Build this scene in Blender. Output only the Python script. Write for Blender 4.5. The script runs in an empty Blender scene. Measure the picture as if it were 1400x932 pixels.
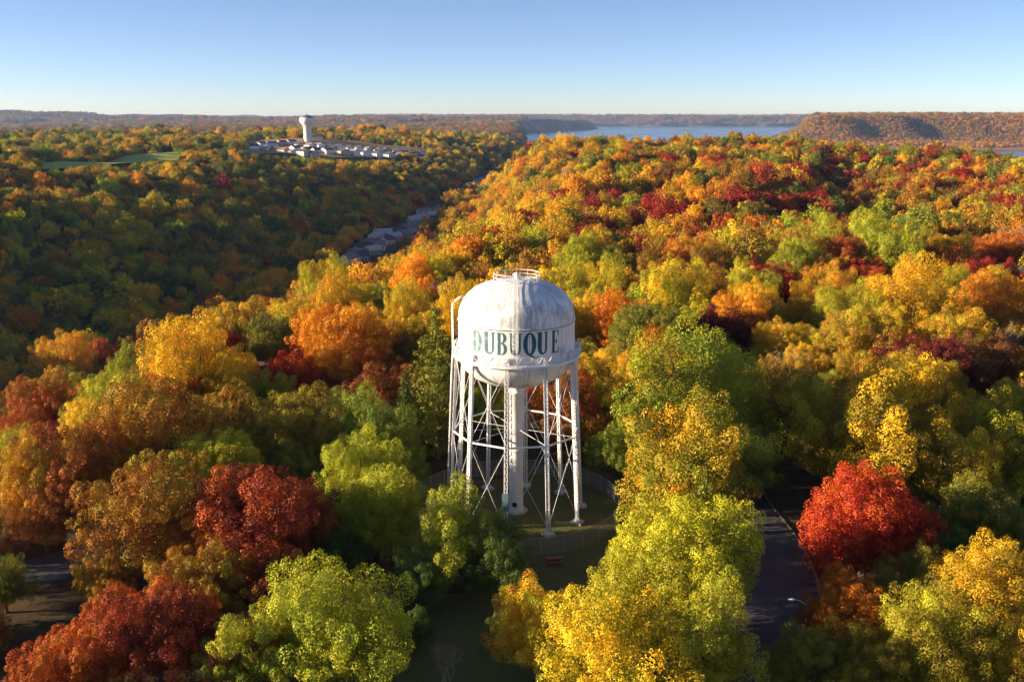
import bpy, bmesh, math, random
import numpy as np
from mathutils import Vector, Matrix

# ------------------------------------------------------------------ camera, sky, sun, exposure
S = bpy.context.scene
C = S.collection
R = math.radians
CAM = np.array([-0.6, -126.0, 53.0]); FPX = 1330.0; PITCH = math.atan((466.0 - 161.0) / FPX)
cam_data = bpy.data.cameras.new('camera'); cam = bpy.data.objects.new('camera', cam_data); C.objects.link(cam)
cam.location = CAM; cam.rotation_euler = (math.pi / 2 - PITCH, 0, 0)
cam_data.sensor_width = 36.0; cam_data.lens = 36.0 * FPX / 1400.0
cam_data.clip_start = 0.5; cam_data.clip_end = 60000.0
S.camera = cam

SUN_EL, SUN_AZ = R(12.8), R(264.0)          # azimuth clockwise from +Y (the view direction): the sun stands to the left
world = bpy.data.worlds.new('World'); S.world = world; world.use_nodes = True
wn = world.node_tree; wn.nodes.clear()
w_out = wn.nodes.new('ShaderNodeOutputWorld'); w_bg = wn.nodes.new('ShaderNodeBackground')
w_sky = wn.nodes.new('ShaderNodeTexSky'); w_sky.sky_type = 'NISHITA'; w_sky.sun_disc = False
w_sky.sun_elevation = SUN_EL; w_sky.sun_rotation = SUN_AZ
w_sky.altitude = 200.0; w_sky.air_density = 1.0; w_sky.dust_density = 0.3; w_sky.ozone_density = 3.5
w_tc = wn.nodes.new('ShaderNodeTexCoord'); w_map = wn.nodes.new('ShaderNodeMapping'); w_map.vector_type = 'POINT'
w_map.inputs['Scale'].default_value = (1, 1, 2.1); w_map.inputs['Location'].default_value = (0, 0, 0.012)
w_nrm = wn.nodes.new('ShaderNodeVectorMath'); w_nrm.operation = 'NORMALIZE'
wn.links.new(w_tc.outputs['Generated'], w_map.inputs['Vector']); wn.links.new(w_map.outputs[0], w_nrm.inputs[0])
wn.links.new(w_nrm.outputs[0], w_sky.inputs['Vector'])
w_hs = wn.nodes.new('ShaderNodeHueSaturation'); w_hs.inputs['Saturation'].default_value = 0.92
wn.links.new(w_sky.outputs[0], w_hs.inputs['Color']); w_ti = wn.nodes.new('ShaderNodeMix'); w_ti.data_type = 'RGBA'; w_ti.blend_type = 'MULTIPLY'; w_ti.inputs[0].default_value = 1.0; w_ti.inputs[7].default_value = (1.06, 0.96, 1.02, 1)
wn.links.new(w_hs.outputs[0], w_ti.inputs[6]); wn.links.new(w_ti.outputs[2], w_bg.inputs['Color']); wn.links.new(w_bg.outputs[0], w_out.inputs['Surface'])
w_bg.inputs['Strength'].default_value = 0.074

sun_d = bpy.data.lights.new('sun', 'SUN'); sun = bpy.data.objects.new('sun', sun_d); C.objects.link(sun)
sun_d.energy = 5.0; sun_d.angle = R(0.5); sun_d.color = (1.0, 0.81, 0.57)
sdir = Vector((math.sin(SUN_AZ) * math.cos(SUN_EL), math.cos(SUN_AZ) * math.cos(SUN_EL), math.sin(SUN_EL)))
sun.rotation_euler = sdir.to_track_quat('Z', 'Y').to_euler(); sun.location = (-60, -60, 90)

S.view_settings.view_transform = 'Standard'; S.view_settings.look = 'None'
S.view_settings.exposure = 1.66; S.view_settings.gamma = 1.0; S.view_settings.use_curve_mapping = False
S.render.engine = 'CYCLES'
S.cycles.max_bounces = 6; S.cycles.diffuse_bounces = 2; S.cycles.glossy_bounces = 2
S.cycles.transmission_bounces = 3; S.cycles.transparent_max_bounces = 8; S.cycles.volume_bounces = 0
S.cycles.use_denoising = True; S.cycles.denoiser = 'OPENIMAGEDENOISE'; S.cycles.sample_clamp_indirect = 4.0
S.cycles.use_light_tree = False

rng = np.random.default_rng(7); random.seed(7)

# ------------------------------------------------------------------ small helpers
def link(o, parent=None):
    C.objects.link(o)
    if parent is not None: o.parent = parent
    return o
def tag(o, label=None, cat=None, group=None, kind=None):
    if label: o['label'] = label
    if cat: o['category'] = cat
    if group: o['group'] = group
    if kind: o['kind'] = kind
    return o
def empty(name, loc=(0, 0, 0), rz=0.0, sc=(1, 1, 1)):
    o = bpy.data.objects.new(name, None); o.location = loc; o.rotation_euler = (0, 0, rz); o.scale = sc
    o.empty_display_size = 0.5
    return link(o)
def put(name, mesh, parent=None, loc=(0, 0, 0), rz=0.0):
    o = bpy.data.objects.new(name, mesh); o.location = loc; o.rotation_euler = (0, 0, rz)
    return link(o, parent)

class MB:
    """collects simple solids; build() links them as one mesh object"""
    def __init__(s): s.v = []; s.f = []
    def add(s, v, f):
        b = len(s.v); s.v.extend([tuple(p) for p in v]); s.f.extend([tuple(i + b for i in q) for q in f]); return s
    def box(s, c, d, m=None):
        x, y, z = d[0] / 2, d[1] / 2, d[2] / 2
        v = [Vector((sx * x, sy * y, sz * z)) for sx in (-1, 1) for sy in (-1, 1) for sz in (-1, 1)]
        if m is not None: v = [m @ p for p in v]
        v = [p + Vector(c) for p in v]
        return s.add(v, [(0, 1, 3, 2), (4, 6, 7, 5), (0, 4, 5, 1), (2, 3, 7, 6), (0, 2, 6, 4), (1, 5, 7, 3)])
    def bar(s, a, b, w, t, up=(0, 0, 1)):
        a, b = Vector(a), Vector(b); d = (b - a); L = d.length; d.normalize()
        u = Vector(up)
        if abs(d.dot(u)) > 0.98: u = Vector((1, 0, 0))
        x = d.cross(u).normalized(); y = x.cross(d).normalized()
        m = Matrix((x, d, y)).transposed()
        return s.box((a + b) / 2, (w, L, t), m)
    def tube(s, pts, r, n=6, cap=True):
        pts = [Vector(p) for p in pts]; k = len(pts)
        rr = [r] * k if not hasattr(r, '__len__') else r
        v = []; f = []
        for i, p in enumerate(pts):
            d = (pts[min(i + 1, k - 1)] - pts[max(i - 1, 0)]).normalized()
            u = Vector((0, 0, 1)) if abs(d.z) < 0.95 else Vector((1, 0, 0))
            x = d.cross(u).normalized(); y = x.cross(d)
            for j in range(n):
                a = 2 * math.pi * j / n
                v.append(p + x * math.cos(a) * rr[i] + y * math.sin(a) * rr[i])
        for i in range(k - 1):
            for j in range(n):
                f.append((i * n + j, i * n + (j + 1) % n, (i + 1) * n + (j + 1) % n, (i + 1) * n + j))
        if cap: f.append(tuple(range(n - 1, -1, -1))); f.append(tuple(range((k - 1) * n, k * n)))
        return s.add(v, f)
    def lathe(s, prof, n=32, a0=0.0, a1=2 * math.pi):
        full = abs(a1 - a0 - 2 * math.pi) < 1e-6; m = n if full else n + 1
        v = [(r * math.sin(a0 + (a1 - a0) * j / n), -r * math.cos(a0 + (a1 - a0) * j / n), z) for r, z in prof for j in range(m)]
        f = []
        for i in range(len(prof) - 1):
            for j in range(n):
                j2 = (j + 1) % m
                f.append((i * m + j, i * m + j2, (i + 1) * m + j2, (i + 1) * m + j))
        return s.add(v, f)
    def mesh(s, name, mat=None, smooth=False):
        me = bpy.data.meshes.new(name); me.from_pydata(s.v, [], s.f)
        if smooth: me.polygons.foreach_set('use_smooth', [True] * len(me.polygons))
        if mat is not None: me.materials.append(mat)
        me.update(); return me
    def build(s, name, mat=None, parent=None, smooth=False): return put(name, s.mesh(name, mat, smooth), parent)

def np_mesh(name, V, F, mats, fmat=None, attrs=None):
    """fast mesh from numpy quads / triangles"""
    me = bpy.data.meshes.new(name); n = F.shape[1]
    me.vertices.add(len(V)); me.vertices.foreach_set('co', V.astype(np.float32).ravel())
    me.loops.add(F.size); me.loops.foreach_set('vertex_index', F.astype(np.int32).ravel())
    me.polygons.add(len(F)); me.polygons.foreach_set('loop_start', np.arange(0, F.size, n, dtype=np.int32))
    for m in mats: me.materials.append(m)
    if fmat is not None: me.polygons.foreach_set('material_index', fmat.astype(np.int32))
    me.update(calc_edges=True)
    for k, a in (attrs or {}).items():
        at = me.attributes.new(k, 'FLOAT', 'FACE'); at.data.foreach_set('value', a.astype(np.float32))
    return me

# ------------------------------------------------------------------ materials
class NT:
    def __init__(s, name):
        s.m = bpy.data.materials.new(name); s.m.use_nodes = True; s.t = s.m.node_tree; s.t.nodes.clear()
        s.out = s.n('ShaderNodeOutputMaterial')
    def n(s, typ, **kw):
        o = s.t.nodes.new(typ)
        for k, v in kw.items(): setattr(o, k, v)
        return o
    def l(s, a, b): s.t.links.new(a, b)
    def val(s, sock, v):
        if isinstance(v, bpy.types.NodeSocket): s.l(v, sock)
        else: sock.default_value = v
    def math(s, op, a, b=0.0, clamp=False):
        o = s.n('ShaderNodeMath', operation=op, use_clamp=clamp); s.val(o.inputs[0], a); s.val(o.inputs[1], b); return o.outputs[0]
    def noise(s, vec, scale, detail=4.0, rough=0.55):
        o = s.n('ShaderNodeTexNoise'); o.inputs['Scale'].default_value = scale; o.inputs['Detail'].default_value = detail
        o.inputs['Roughness'].default_value = rough
        if vec is not None: s.l(vec, o.inputs['Vector'])
        return o.outputs['Fac']
    def ramp(s, fac, stops):
        o = s.n('ShaderNodeValToRGB'); e = o.color_ramp.elements
        while len(e) < len(stops): e.new(0.5)
        for el, (p, c) in zip(e, stops): el.position = p; el.color = (*c, 1) if len(c) == 3 else c
        s.l(fac, o.inputs[0]); return o.outputs[0]
    def mix(s, fac, a, b, mode='MIX'):
        o = s.n('ShaderNodeMix', data_type='RGBA', blend_type=mode); s.val(o.inputs[0], fac)
        for sock, v in ((o.inputs[6], a), (o.inputs[7], b)):
            if isinstance(v, bpy.types.NodeSocket): s.l(v, sock)
            else: sock.default_value = (*v, 1) if len(v) == 3 else v
        return o.outputs[2]
    def remap(s, v, a, b, c=0.0, d=1.0):
        o = s.n('ShaderNodeMapRange'); s.val(o.inputs[0], v)
        for i, q in enumerate((a, b, c, d)): o.inputs[1 + i].default_value = q
        return o.outputs[0]
    def coord(s, kind='Object', scale=None):
        o = s.n('ShaderNodeTexCoord').outputs[kind]
        if scale:
            m = s.n('ShaderNodeMapping'); m.inputs['Scale'].default_value = scale; s.l(o, m.inputs[0]); o = m.outputs[0]
        return o
    def pos(s, scale=None):
        o = s.n('ShaderNodeNewGeometry').outputs['Position']
        if scale:
            m = s.n('ShaderNodeMapping'); m.inputs['Scale'].default_value = scale; s.l(o, m.inputs[0]); o = m.outputs[0]
        return o
    def bump(s, hgt, strength=0.3, dist=0.05):
        o = s.n('ShaderNodeBump'); o.inputs['Strength'].default_value = strength; o.inputs['Distance'].default_value = dist
        s.l(hgt, o.inputs['Height']); return o.outputs[0]
    def principled(s, col, rough=0.6, spec=0.3, metal=0.0, normal=None):
        p = s.n('ShaderNodeBsdfPrincipled')
        if isinstance(col, bpy.types.NodeSocket): s.l(col, p.inputs['Base Color'])
        else: p.inputs['Base Color'].default_value = (*col, 1)
        s.val(p.inputs['Roughness'], rough); p.inputs['Specular IOR Level'].default_value = spec; p.inputs['Metallic'].default_value = metal
        if normal is not None: s.l(normal, p.inputs['Normal'])
        s.l(p.outputs[0], s.out.inputs['Surface']); return s.m

def plain(name, col, rough=0.6, spec=0.3, metal=0.0, vary=0.18, scale=3.0):
    t = NT(name); n = t.noise(t.coord(), scale, 5)
    c = t.mix(n, tuple(k * (1 - vary) for k in col), tuple(min(1, k * (1 + vary)) for k in col))
    return t.principled(c, rough, spec, metal)

def leaf_material():
    t = NT('leaf')
    a1 = t.n('ShaderNodeAttribute', attribute_type='INSTANCER', attribute_name='tint').outputs['Color']
    a2 = t.n('ShaderNodeAttribute', attribute_type='INSTANCER', attribute_name='tint_second').outputs['Color']
    hue = t.n('ShaderNodeAttribute', attribute_type='GEOMETRY', attribute_name='hue').outputs['Fac']
    big = t.noise(t.coord('Object'), 1.3, 2.0)
    f = t.math('ADD', t.math('MULTIPLY', t.math('SUBTRACT', big, 0.5), 2.4), t.math('MULTIPLY', t.math('SUBTRACT', hue, 0.5), 1.1))
    f = t.math('ADD', f, 0.42, clamp=True)
    c = t.mix(f, a1, a2)
    v = t.remap(hue, 0, 1, 0.62, 1.38)
    sc = t.n('ShaderNodeVectorMath', operation='SCALE'); t.l(c, sc.inputs[0]); t.l(v, sc.inputs['Scale'])
    col = sc.outputs[0]
    d = t.n('ShaderNodeBsdfDiffuse'); t.l(col, d.inputs['Color'])
    tr = t.n('ShaderNodeBsdfTranslucent'); t.l(col, tr.inputs['Color'])
    m1 = t.n('ShaderNodeMixShader'); m1.inputs[0].default_value = 0.17; t.l(d.outputs[0], m1.inputs[1]); t.l(tr.outputs[0], m1.inputs[2])
    g = t.n('ShaderNodeBsdfGlossy'); g.inputs['Roughness'].default_value = 0.5; g.inputs['Color'].default_value = (1, 1, 1, 1)
    m2 = t.n('ShaderNodeMixShader'); m2.inputs[0].default_value = 0.012; t.l(m1.outputs[0], m2.inputs[1]); t.l(g.outputs[0], m2.inputs[2])
    t.l(m2.outputs[0], t.out.inputs['Surface'])
    return t.m

def paint_white(name, grime=0.5):
    t = NT(name); P = t.pos()
    sep = t.n('ShaderNodeSeparateXYZ'); t.l(P, sep.inputs[0])
    ang = t.math('ARCTAN2', sep.outputs[0], sep.outputs[1])
    cmb = t.n('ShaderNodeCombineXYZ'); t.l(t.math('MULTIPLY', ang, 9.0), cmb.inputs[0]); t.l(t.math('MULTIPLY', sep.outputs[2], 0.22), cmb.inputs[1])
    streak = t.noise(cmb.outputs[0], 2.2, 6, 0.65)
    blot = t.noise(P, 0.35, 6, 0.62)
    fine = t.noise(P, 3.0, 6, 0.6)
    f = t.math('ADD', t.math('MULTIPLY', streak, 0.6), t.math('ADD', t.math('MULTIPLY', blot, 0.5), t.math('MULTIPLY', fine, 0.22)))
    c = t.ramp(f, [(0.0, (0.80, 0.775, 0.745)), (0.73 - 0.12 * grime, (0.75, 0.727, 0.70)), (0.84 - 0.10 * grime, (0.44, 0.44, 0.445)), (0.97, (0.20, 0.20, 0.205))])
    if grime > 0.8:
        band = t.math('MULTIPLY', t.remap(sep.outputs[2], 27.0, 28.2, 0.55, 1.0), t.remap(sep.outputs[2], 29.6, 31.6, 1.0, 0.35))
        soot = t.remap(t.math('ADD', t.math('MULTIPLY', blot, 0.55), t.math('MULTIPLY', streak, 0.45)), 0.40, 0.62)
        c = t.mix(t.math('MULTIPLY', t.math('MULTIPLY', band, soot), 0.5), c, (0.27, 0.27, 0.28))
    rust = t.remap(t.noise(P, 1.7, 8, 0.7), 0.66, 0.74)
    c = t.mix(t.math('MULTIPLY', rust, 0.55), c, (0.23, 0.11, 0.055))
    return t.principled(c, 0.55, 0.25)

M = {}
M['leaf'] = leaf_material()
M['bark'] = plain('bark', (0.12, 0.095, 0.075), 0.9, 0.1, vary=0.4, scale=6)
M['bare_bark'] = plain('bare_bark', (0.24, 0.20, 0.17), 0.9, 0.1, vary=0.3, scale=6)
M['tank'] = paint_white('tank_paint', 0.35); M['dome'] = paint_white('dome_paint', 1.0); M['steel'] = paint_white('leg_paint', 0.3)
M['seam'] = plain('weld_seam', (0.16, 0.13, 0.11), 0.8)
M['concrete'] = plain('concrete', (0.42, 0.39, 0.36), 0.85, 0.2, vary=0.25)
M['kerb'] = plain('kerb_concrete', (0.17, 0.14, 0.12), 0.9, 0.2, vary=0.45, scale=1.2)
M['cabinet'] = plain('cabinet_paint', (0.10, 0.17, 0.22), 0.5)
M['dark'] = plain('dark_steel', (0.03, 0.03, 0.035), 0.6)
M['galv'] = plain('galvanised', (0.42, 0.43, 0.44), 0.45, 0.5, 0.5)
M['wire'] = plain('fence_wire', (0.36, 0.37, 0.38), 0.5, 0.4, 0.4)
M['redwood'] = plain('red_wood', (0.26, 0.065, 0.045), 0.7, vary=0.25, scale=8)
M['lamp_white'] = plain('lamp_housing', (0.8, 0.8, 0.8), 0.4)
M['glass'] = plain('window_glass', (0.05, 0.06, 0.08), 0.15, 0.5)
M['tower_far'] = plain('far_tower_paint', (0.66, 0.63, 0.60), 0.6, vary=0.06)

def paint_letter(name, fade_glare):
    t = NT(name); P = t.pos()
    n = t.noise(P, 1.1, 7, 0.65)
    dark, light = (0.012, 0.085, 0.11), (0.70, 0.70, 0.65)  # pale tone: weathered paint plus sun glare put into the colour
    k = t.remap(n, 0.75 - fade_glare, 1.05 - fade_glare, 0.0, 1.0)
    c = t.mix(t.math('MULTIPLY', k, 0.3 + 0.62 * fade_glare, clamp=True), tuple(d + (l - d) * 0.5 * fade_glare for d, l in zip(dark, (0.45, 0.55, 0.48))), light)
    return t.principled(c, 0.5, 0.3)

def ground_material():
    t = NT('forest_floor'); P = t.pos()
    far = t.n('ShaderNodeSeparateXYZ'); t.l(P, far.inputs[0])
    n1 = t.noise(P, 0.35, 8, 0.6); n2 = t.noise(P, 2.5, 6, 0.6); n3 = t.noise(P, 0.012, 5, 0.6); n4 = t.noise(P, 0.0022, 5, 0.6)
    litter = t.ramp(t.math('ADD', t.math('MULTIPLY', n1, 0.6), t.math('MULTIPLY', n2, 0.4)),
                    [(0.30, (0.030, 0.026, 0.014)), (0.48, (0.062, 0.044, 0.022)), (0.62, (0.12, 0.070, 0.028)), (0.75, (0.055, 0.062, 0.022))])
    wood = t.ramp(n3, [(0.30, (0.050, 0.055, 0.020)), (0.45, (0.105, 0.066, 0.024)), (0.55, (0.13, 0.075, 0.022)), (0.70, (0.085, 0.040, 0.022))])
    field = t.ramp(n4, [(0.35, (0.10, 0.075, 0.035)), (0.52, (0.18, 0.12, 0.06)), (0.62, (0.20, 0.12, 0.075)), (0.75, (0.13, 0.15, 0.05))])
    wood = t.mix(t.remap(n4, 0.50, 0.56), wood, field)
    c = t.mix(t.remap(far.outputs[1], 900, 2200), litter, wood)
    return t.principled(c, 0.95, 0.1, normal=t.bump(n2, 0.5, 0.15))
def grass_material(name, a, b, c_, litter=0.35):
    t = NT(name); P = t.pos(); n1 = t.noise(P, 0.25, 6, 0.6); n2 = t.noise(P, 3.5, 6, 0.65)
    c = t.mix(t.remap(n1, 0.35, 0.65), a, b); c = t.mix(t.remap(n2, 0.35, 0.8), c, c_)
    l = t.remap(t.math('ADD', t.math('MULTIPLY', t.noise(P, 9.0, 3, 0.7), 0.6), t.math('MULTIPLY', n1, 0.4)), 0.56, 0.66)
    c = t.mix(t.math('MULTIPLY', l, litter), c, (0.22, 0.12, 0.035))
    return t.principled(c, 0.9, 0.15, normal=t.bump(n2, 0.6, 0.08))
def asphalt_material():
    t = NT('asphalt'); P = t.pos(); n1 = t.noise(P, 0.3, 6, 0.6); n2 = t.noise(P, 6.0, 4, 0.7)
    c = t.ramp(t.math('ADD', t.math('MULTIPLY', n1, 0.65), t.math('MULTIPLY', n2, 0.35)), [(0.3, (0.045, 0.043, 0.046)), (0.7, (0.085, 0.080, 0.082))])
    crack = t.n('ShaderNodeTexVoronoi', feature='DISTANCE_TO_EDGE'); crack.inputs['Scale'].default_value = 0.22; t.l(P, crack.inputs['Vector'])
    c = t.mix(t.math('MULTIPLY', t.remap(crack.outputs['Distance'], 0.012, 0.0), 0.6), c, (0.02, 0.02, 0.02))
    return t.principled(c, 0.8, 0.3, normal=t.bump(n2, 0.2, 0.01))
def water_material():
    t = NT('river_water'); P = t.pos((0.010, 0.0016, 1.0)); n = t.noise(P, 1.0, 6, 0.65); n2 = t.noise(t.pos((0.05, 0.012, 1)), 1.0, 5, 0.6)
    rough = t.remap(n, 0.35, 0.7, 0.14, 0.30)
    return t.principled((0.025, 0.05, 0.075), rough, 0.5, normal=t.bump(n2, 0.05, 1.0))
M['ground'] = ground_material(); M['asphalt'] = asphalt_material(); M['water'] = water_material()
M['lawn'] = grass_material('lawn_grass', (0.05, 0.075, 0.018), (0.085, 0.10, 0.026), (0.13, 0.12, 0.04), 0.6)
M['green_field'] = grass_material('field_grass', (0.25, 0.33, 0.05), (0.33, 0.37, 0.07), (0.38, 0.37, 0.10), 0.1)
M['tan_field'] = grass_material('dry_field_grass', (0.30, 0.17, 0.085), (0.36, 0.22, 0.12), (0.26, 0.19, 0.09), 0.2)
M['street'] = plain('street_asphalt', (0.12, 0.12, 0.13), 0.9)

# ------------------------------------------------------------------ the lie of the land
def sst(a, b, x):
    t = np.clip((x - a) / (b - a), 0, 1); return t * t * (3 - 2 * t)
def und(x, y, L, ph=0.0):
    k = 2 * math.pi / L
    return (np.sin(k * (0.9 * x + 0.35 * y) + ph) + np.sin(k * (-0.45 * x + 0.95 * y) * 1.31 + 2.1 + ph) + 0.6 * np.sin(k * (0.7 * x - 0.8 * y) * 2.17 + 0.7 * ph)) / 2.6
def hgt(x, y):
    x = np.asarray(x, float); y = np.asarray(y, float)
    xe = np.interp(y, [-600, -200, 40, 73, 115, 192, 286, 450, 700, 1000, 1500], [-92, -78, -66, -55, -42, -18, 24, 52, 60, 36, 40])
    xa = np.interp(y, [-600, -200, 0, 200, 400, 660, 860, 1270, 1700, 2500], [-300, -260, -230, -190, -152, -114, -92, -52, 0, 60])
    floor = np.interp(y, [-500, 700, 1300, 2300], [-48, -48, -36, -4])
    rr = np.hypot(x, y + 20)
    right = 18.5 * sst(170, 950, y) - 6 * sst(160, 520, x) * sst(150, 500, y) + 4.0 * und(x, y, 260, 0.4) * sst(130, 300, rr)
    gx = x - (150 + 0.28 * (y - 250)); right = right - 15 * np.exp(-(gx / 40) ** 2) * sst(220, 420, y) * (1 - sst(600, 760, y))
    left = 12 + 3 * sst(900, 1600, y) + 4 * und(x, y, 420, 1.7) + 5.5 * und(x, y, 200, 0.6) - 16 * sst(1900, 2600, y)
    t = np.where(x > xa, (x - xa) / (xe - xa), (xa - x) / 335.0)
    t = np.clip((t - np.where(x > xa, 0.36, 0.08)) / np.where(x > xa, 0.64, 0.92), 0, 1); s = np.where(x > xa, t * t * (3 - 2 * t), 1 - (1 - t) ** 2.1)
    top = np.where(x > xa, right, left)
    z = floor + (top - floor) * s
    # rolling country to the far left, then the headland and the mesas
    far = -22 + 16 * und(x, y, 1500, 0.2) + 6 * und(x, y, 520, 1.1)
    w = sst(1900, 2900, y); z = z * (1 - w) + far * w
    head = sst(6900, 8100, y - 0.35 * np.maximum(-x, 0) * 0) * 52
    z = z + head * w
    mesa = sst(0, 260, -x - 3880) * (1 - 0.55 * np.exp(-((x + 4560) / 120.0) ** 2)) * sst(8600, 9100, y) * 52
    z = z + mesa
    # fall to the river
    yc = np.interp(x, [-50, 0, 300, 420, 600, 1000, 2000], [1040, 1000, 960, 760, 560, 420, 300])
    bank = np.interp(y, [0, 1000, 5000, 7900, 8400, 9300, 10600, 10900, 14000], [0, 10, 30, 60, 330, 620, 900, 300, -200])
    F = sst(0, 380, y - yc) * sst(-60, 70, x - bank)
    z = z * (1 - F) - 75 * F
    # flood plain and bluff across the right channel
    fl = sst(0, 40, y - np.interp(x, [1060, 1100, 1316, 1436, 1684, 3000], [4600, 3850, 3450, 3430, 3400, 3330])) * sst(0, 40, x - 1075 - 0.31 * np.maximum(y - 4500, 0))
    z = np.where(fl > 0, np.maximum(z, -75 + 12.5 * fl), z)
    yb = 4680 + 50 * np.sin(x / 150.0) + 38 * np.sin(x / 57.0 + 1) + 150 * np.exp(-((x - 2350) / 330.0) ** 2)
    B = sst(0, 470, y - yb) * sst(0, 190, x - 1300 - 0.30 * (y - 4700)); B = B * (0.97 + 0.025 * und(x, y, 900, 0.3))
    z = np.where(B > 0.002, np.maximum(z, -62.5 + 122 * B), z)
    # hills beyond the river
    fh = sst(13300, 14200, y + 260 * und(x, y, 2300, 0.5) + 120 * und(x, y, 700)) * (128 + 9 * und(x, y, 3100, 0.9))
    z = np.maximum(z, -75 + fh)
    return z
def hz(x, y): return float(hgt(np.array([x]), np.array([y]))[0])

SP, CP = math.sin(PITCH), math.cos(PITCH)
def ray(u, v):
    r, up = (u - 700) / FPX, -(v - 466) / FPX
    return np.array([r, CP + up * SP, -SP + up * CP])
def project(x, y, z):
    dx, dy, dz = x - CAM[0], y - CAM[1], z - CAM[2]
    fwd = dy * CP - dz * SP; up = dy * SP + dz * CP
    fwd = np.maximum(fwd, 0.1)
    return 700 + FPX * dx / fwd, 466 - FPX * up / fwd, fwd
def at(u, v, lift=0.0, tmax=9000.0):
    """the spot of ground a line of sight meets, its crown lifted by lift"""
    d = ray(u, v); t = np.concatenate([np.linspace(20, 1500, 4000), np.linspace(1501, tmax, 4000)])
    P = CAM[None, :] + t[:, None] * d[None, :]
    below = P[:, 2] <= hgt(P[:, 0], P[:, 1]) + lift
    i = int(np.argmax(below)) if below.any() else len(t) - 1
    return float(P[i, 0]), float(P[i, 1]), float(np.dot(P[i] - CAM, np.array([0, CP, -SP])))

def sinh_axis(lo, hi, mid, n, k):
    s = np.linspace(-1, 1, n); q = np.sinh(k * s) / np.sinh(k)
    return np.where(s < 0, mid + (mid - lo) * q, mid + (hi - mid) * q)
gxs = sinh_axis(-9600, 9600, 0, 310, 5.6)
gys = np.concatenate([np.arange(-420, -130, 12.0), -126 + 16700 * (np.sinh(4.6 * np.linspace(0, 1, 400)) / math.sinh(4.6))])
GX, GY = np.meshgrid(gxs, gys); GZ = hgt(GX, GY)
nx, ny = len(gxs), len(gys)
idx = np.arange(nx * ny).reshape(ny, nx)
gF = np.stack([idx[:-1, :-1], idx[:-1, 1:], idx[1:, 1:], idx[1:, :-1]], -1).reshape(-1, 4)
gm = np_mesh('ground', np.stack([GX, GY, GZ], -1).reshape(-1, 3), gF, [M['ground']])
gm.polygons.foreach_set('use_smooth', [True] * len(gm.polygons))
tag(put('ground', gm), 'leaf strewn forest floor and rolling land to the horizon', 'ground', kind='structure')
wq = MB().add([(-600, 300, -65), (9500, 300, -65), (9500, 16500, -65), (-600, 16500, -65)], [(0, 1, 2, 3)])
tag(wq.build('river', M['water']), 'wide pale blue river winding past distant wooded bluffs', 'river', kind='structure')

def sheet(name, poly_fn, mat, nu, nv, lift, label, cat):
    us, vs = np.linspace(0, 1, nu), np.linspace(0, 1, nv)
    P = np.array([[poly_fn(a, b) for a in us] for b in vs]); z = hgt(P[..., 0], P[..., 1]) + lift
    i = np.arange(nu * nv).reshape(nv, nu)
    F = np.stack([i[:-1, :-1], i[:-1, 1:], i[1:, 1:], i[1:, :-1]], -1).reshape(-1, 4)
    return tag(put(name, np_mesh(name, np.concatenate([P, z[..., None]], -1).reshape(-1, 3), F, [mat])), label, cat, kind='structure')
def strip(name, pts, width, mat, lift, label, cat, step=2.0, side=0.0):
    pts = np.array(pts, float); P = []
    for i in range(len(pts) - 1):                      # Catmull-Rom
        p0, p1, p2, p3 = pts[max(i - 1, 0)], pts[i], pts[i + 1], pts[min(i + 2, len(pts) - 1)]
        n = max(2, int(np.linalg.norm(p2 - p1) / step))
        for k in range(n):
            t = k / n
            P.append(0.5 * (2 * p1 + (p2 - p0) * t + (2 * p0 - 5 * p1 + 4 * p2 - p3) * t * t + (3 * p1 - p0 - 3 * p2 + p3) * t ** 3))
    P.append(pts[-1]); P = np.array(P); d = np.gradient(P, axis=0); d /= np.linalg.norm(d, axis=1)[:, None]
    nrm = np.stack([d[:, 1], -d[:, 0]], 1); P = P + nrm * side
    return P, nrm
def road(name, pts, width, label, kerb=True):
    P, nrm = strip(name, pts, width, None, 0, '', '')
    A, B = P - nrm * width / 2, P + nrm * width / 2
    mb = MB(); n = len(P)
    v = [(*A[i], hz(*A[i]) + 0.03) for i in range(n)] + [(*B[i], hz(*B[i]) + 0.03) for i in range(n)]
    mb.add(v, [(i, n + i, n + i + 1, i + 1) for i in range(n - 1)])
    o = tag(mb.build(name, M['asphalt']), label, 'road', kind='structure')
    if kerb:
        for sgn in (-1, 1):
            k = MB(); E0 = P + sgn * nrm * (width / 2); E1 = P + sgn * nrm * (width / 2 + 0.22)
            v = []
            for i in range(n):
                z = hz(*E0[i]); v += [(*E0[i], z + 0.0), (*E0[i], z + 0.15), (*E1[i], z + 0.15), (*E1[i], z - 0.05)]
            k.add(v, [(4 * i + j, 4 * i + 4 + j, 4 * i + 5 + j, 4 * i + 1 + j) for i in range(n - 1) for j in range(3)])
            k.build('kerb', M['kerb'], o)
    return P

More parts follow.
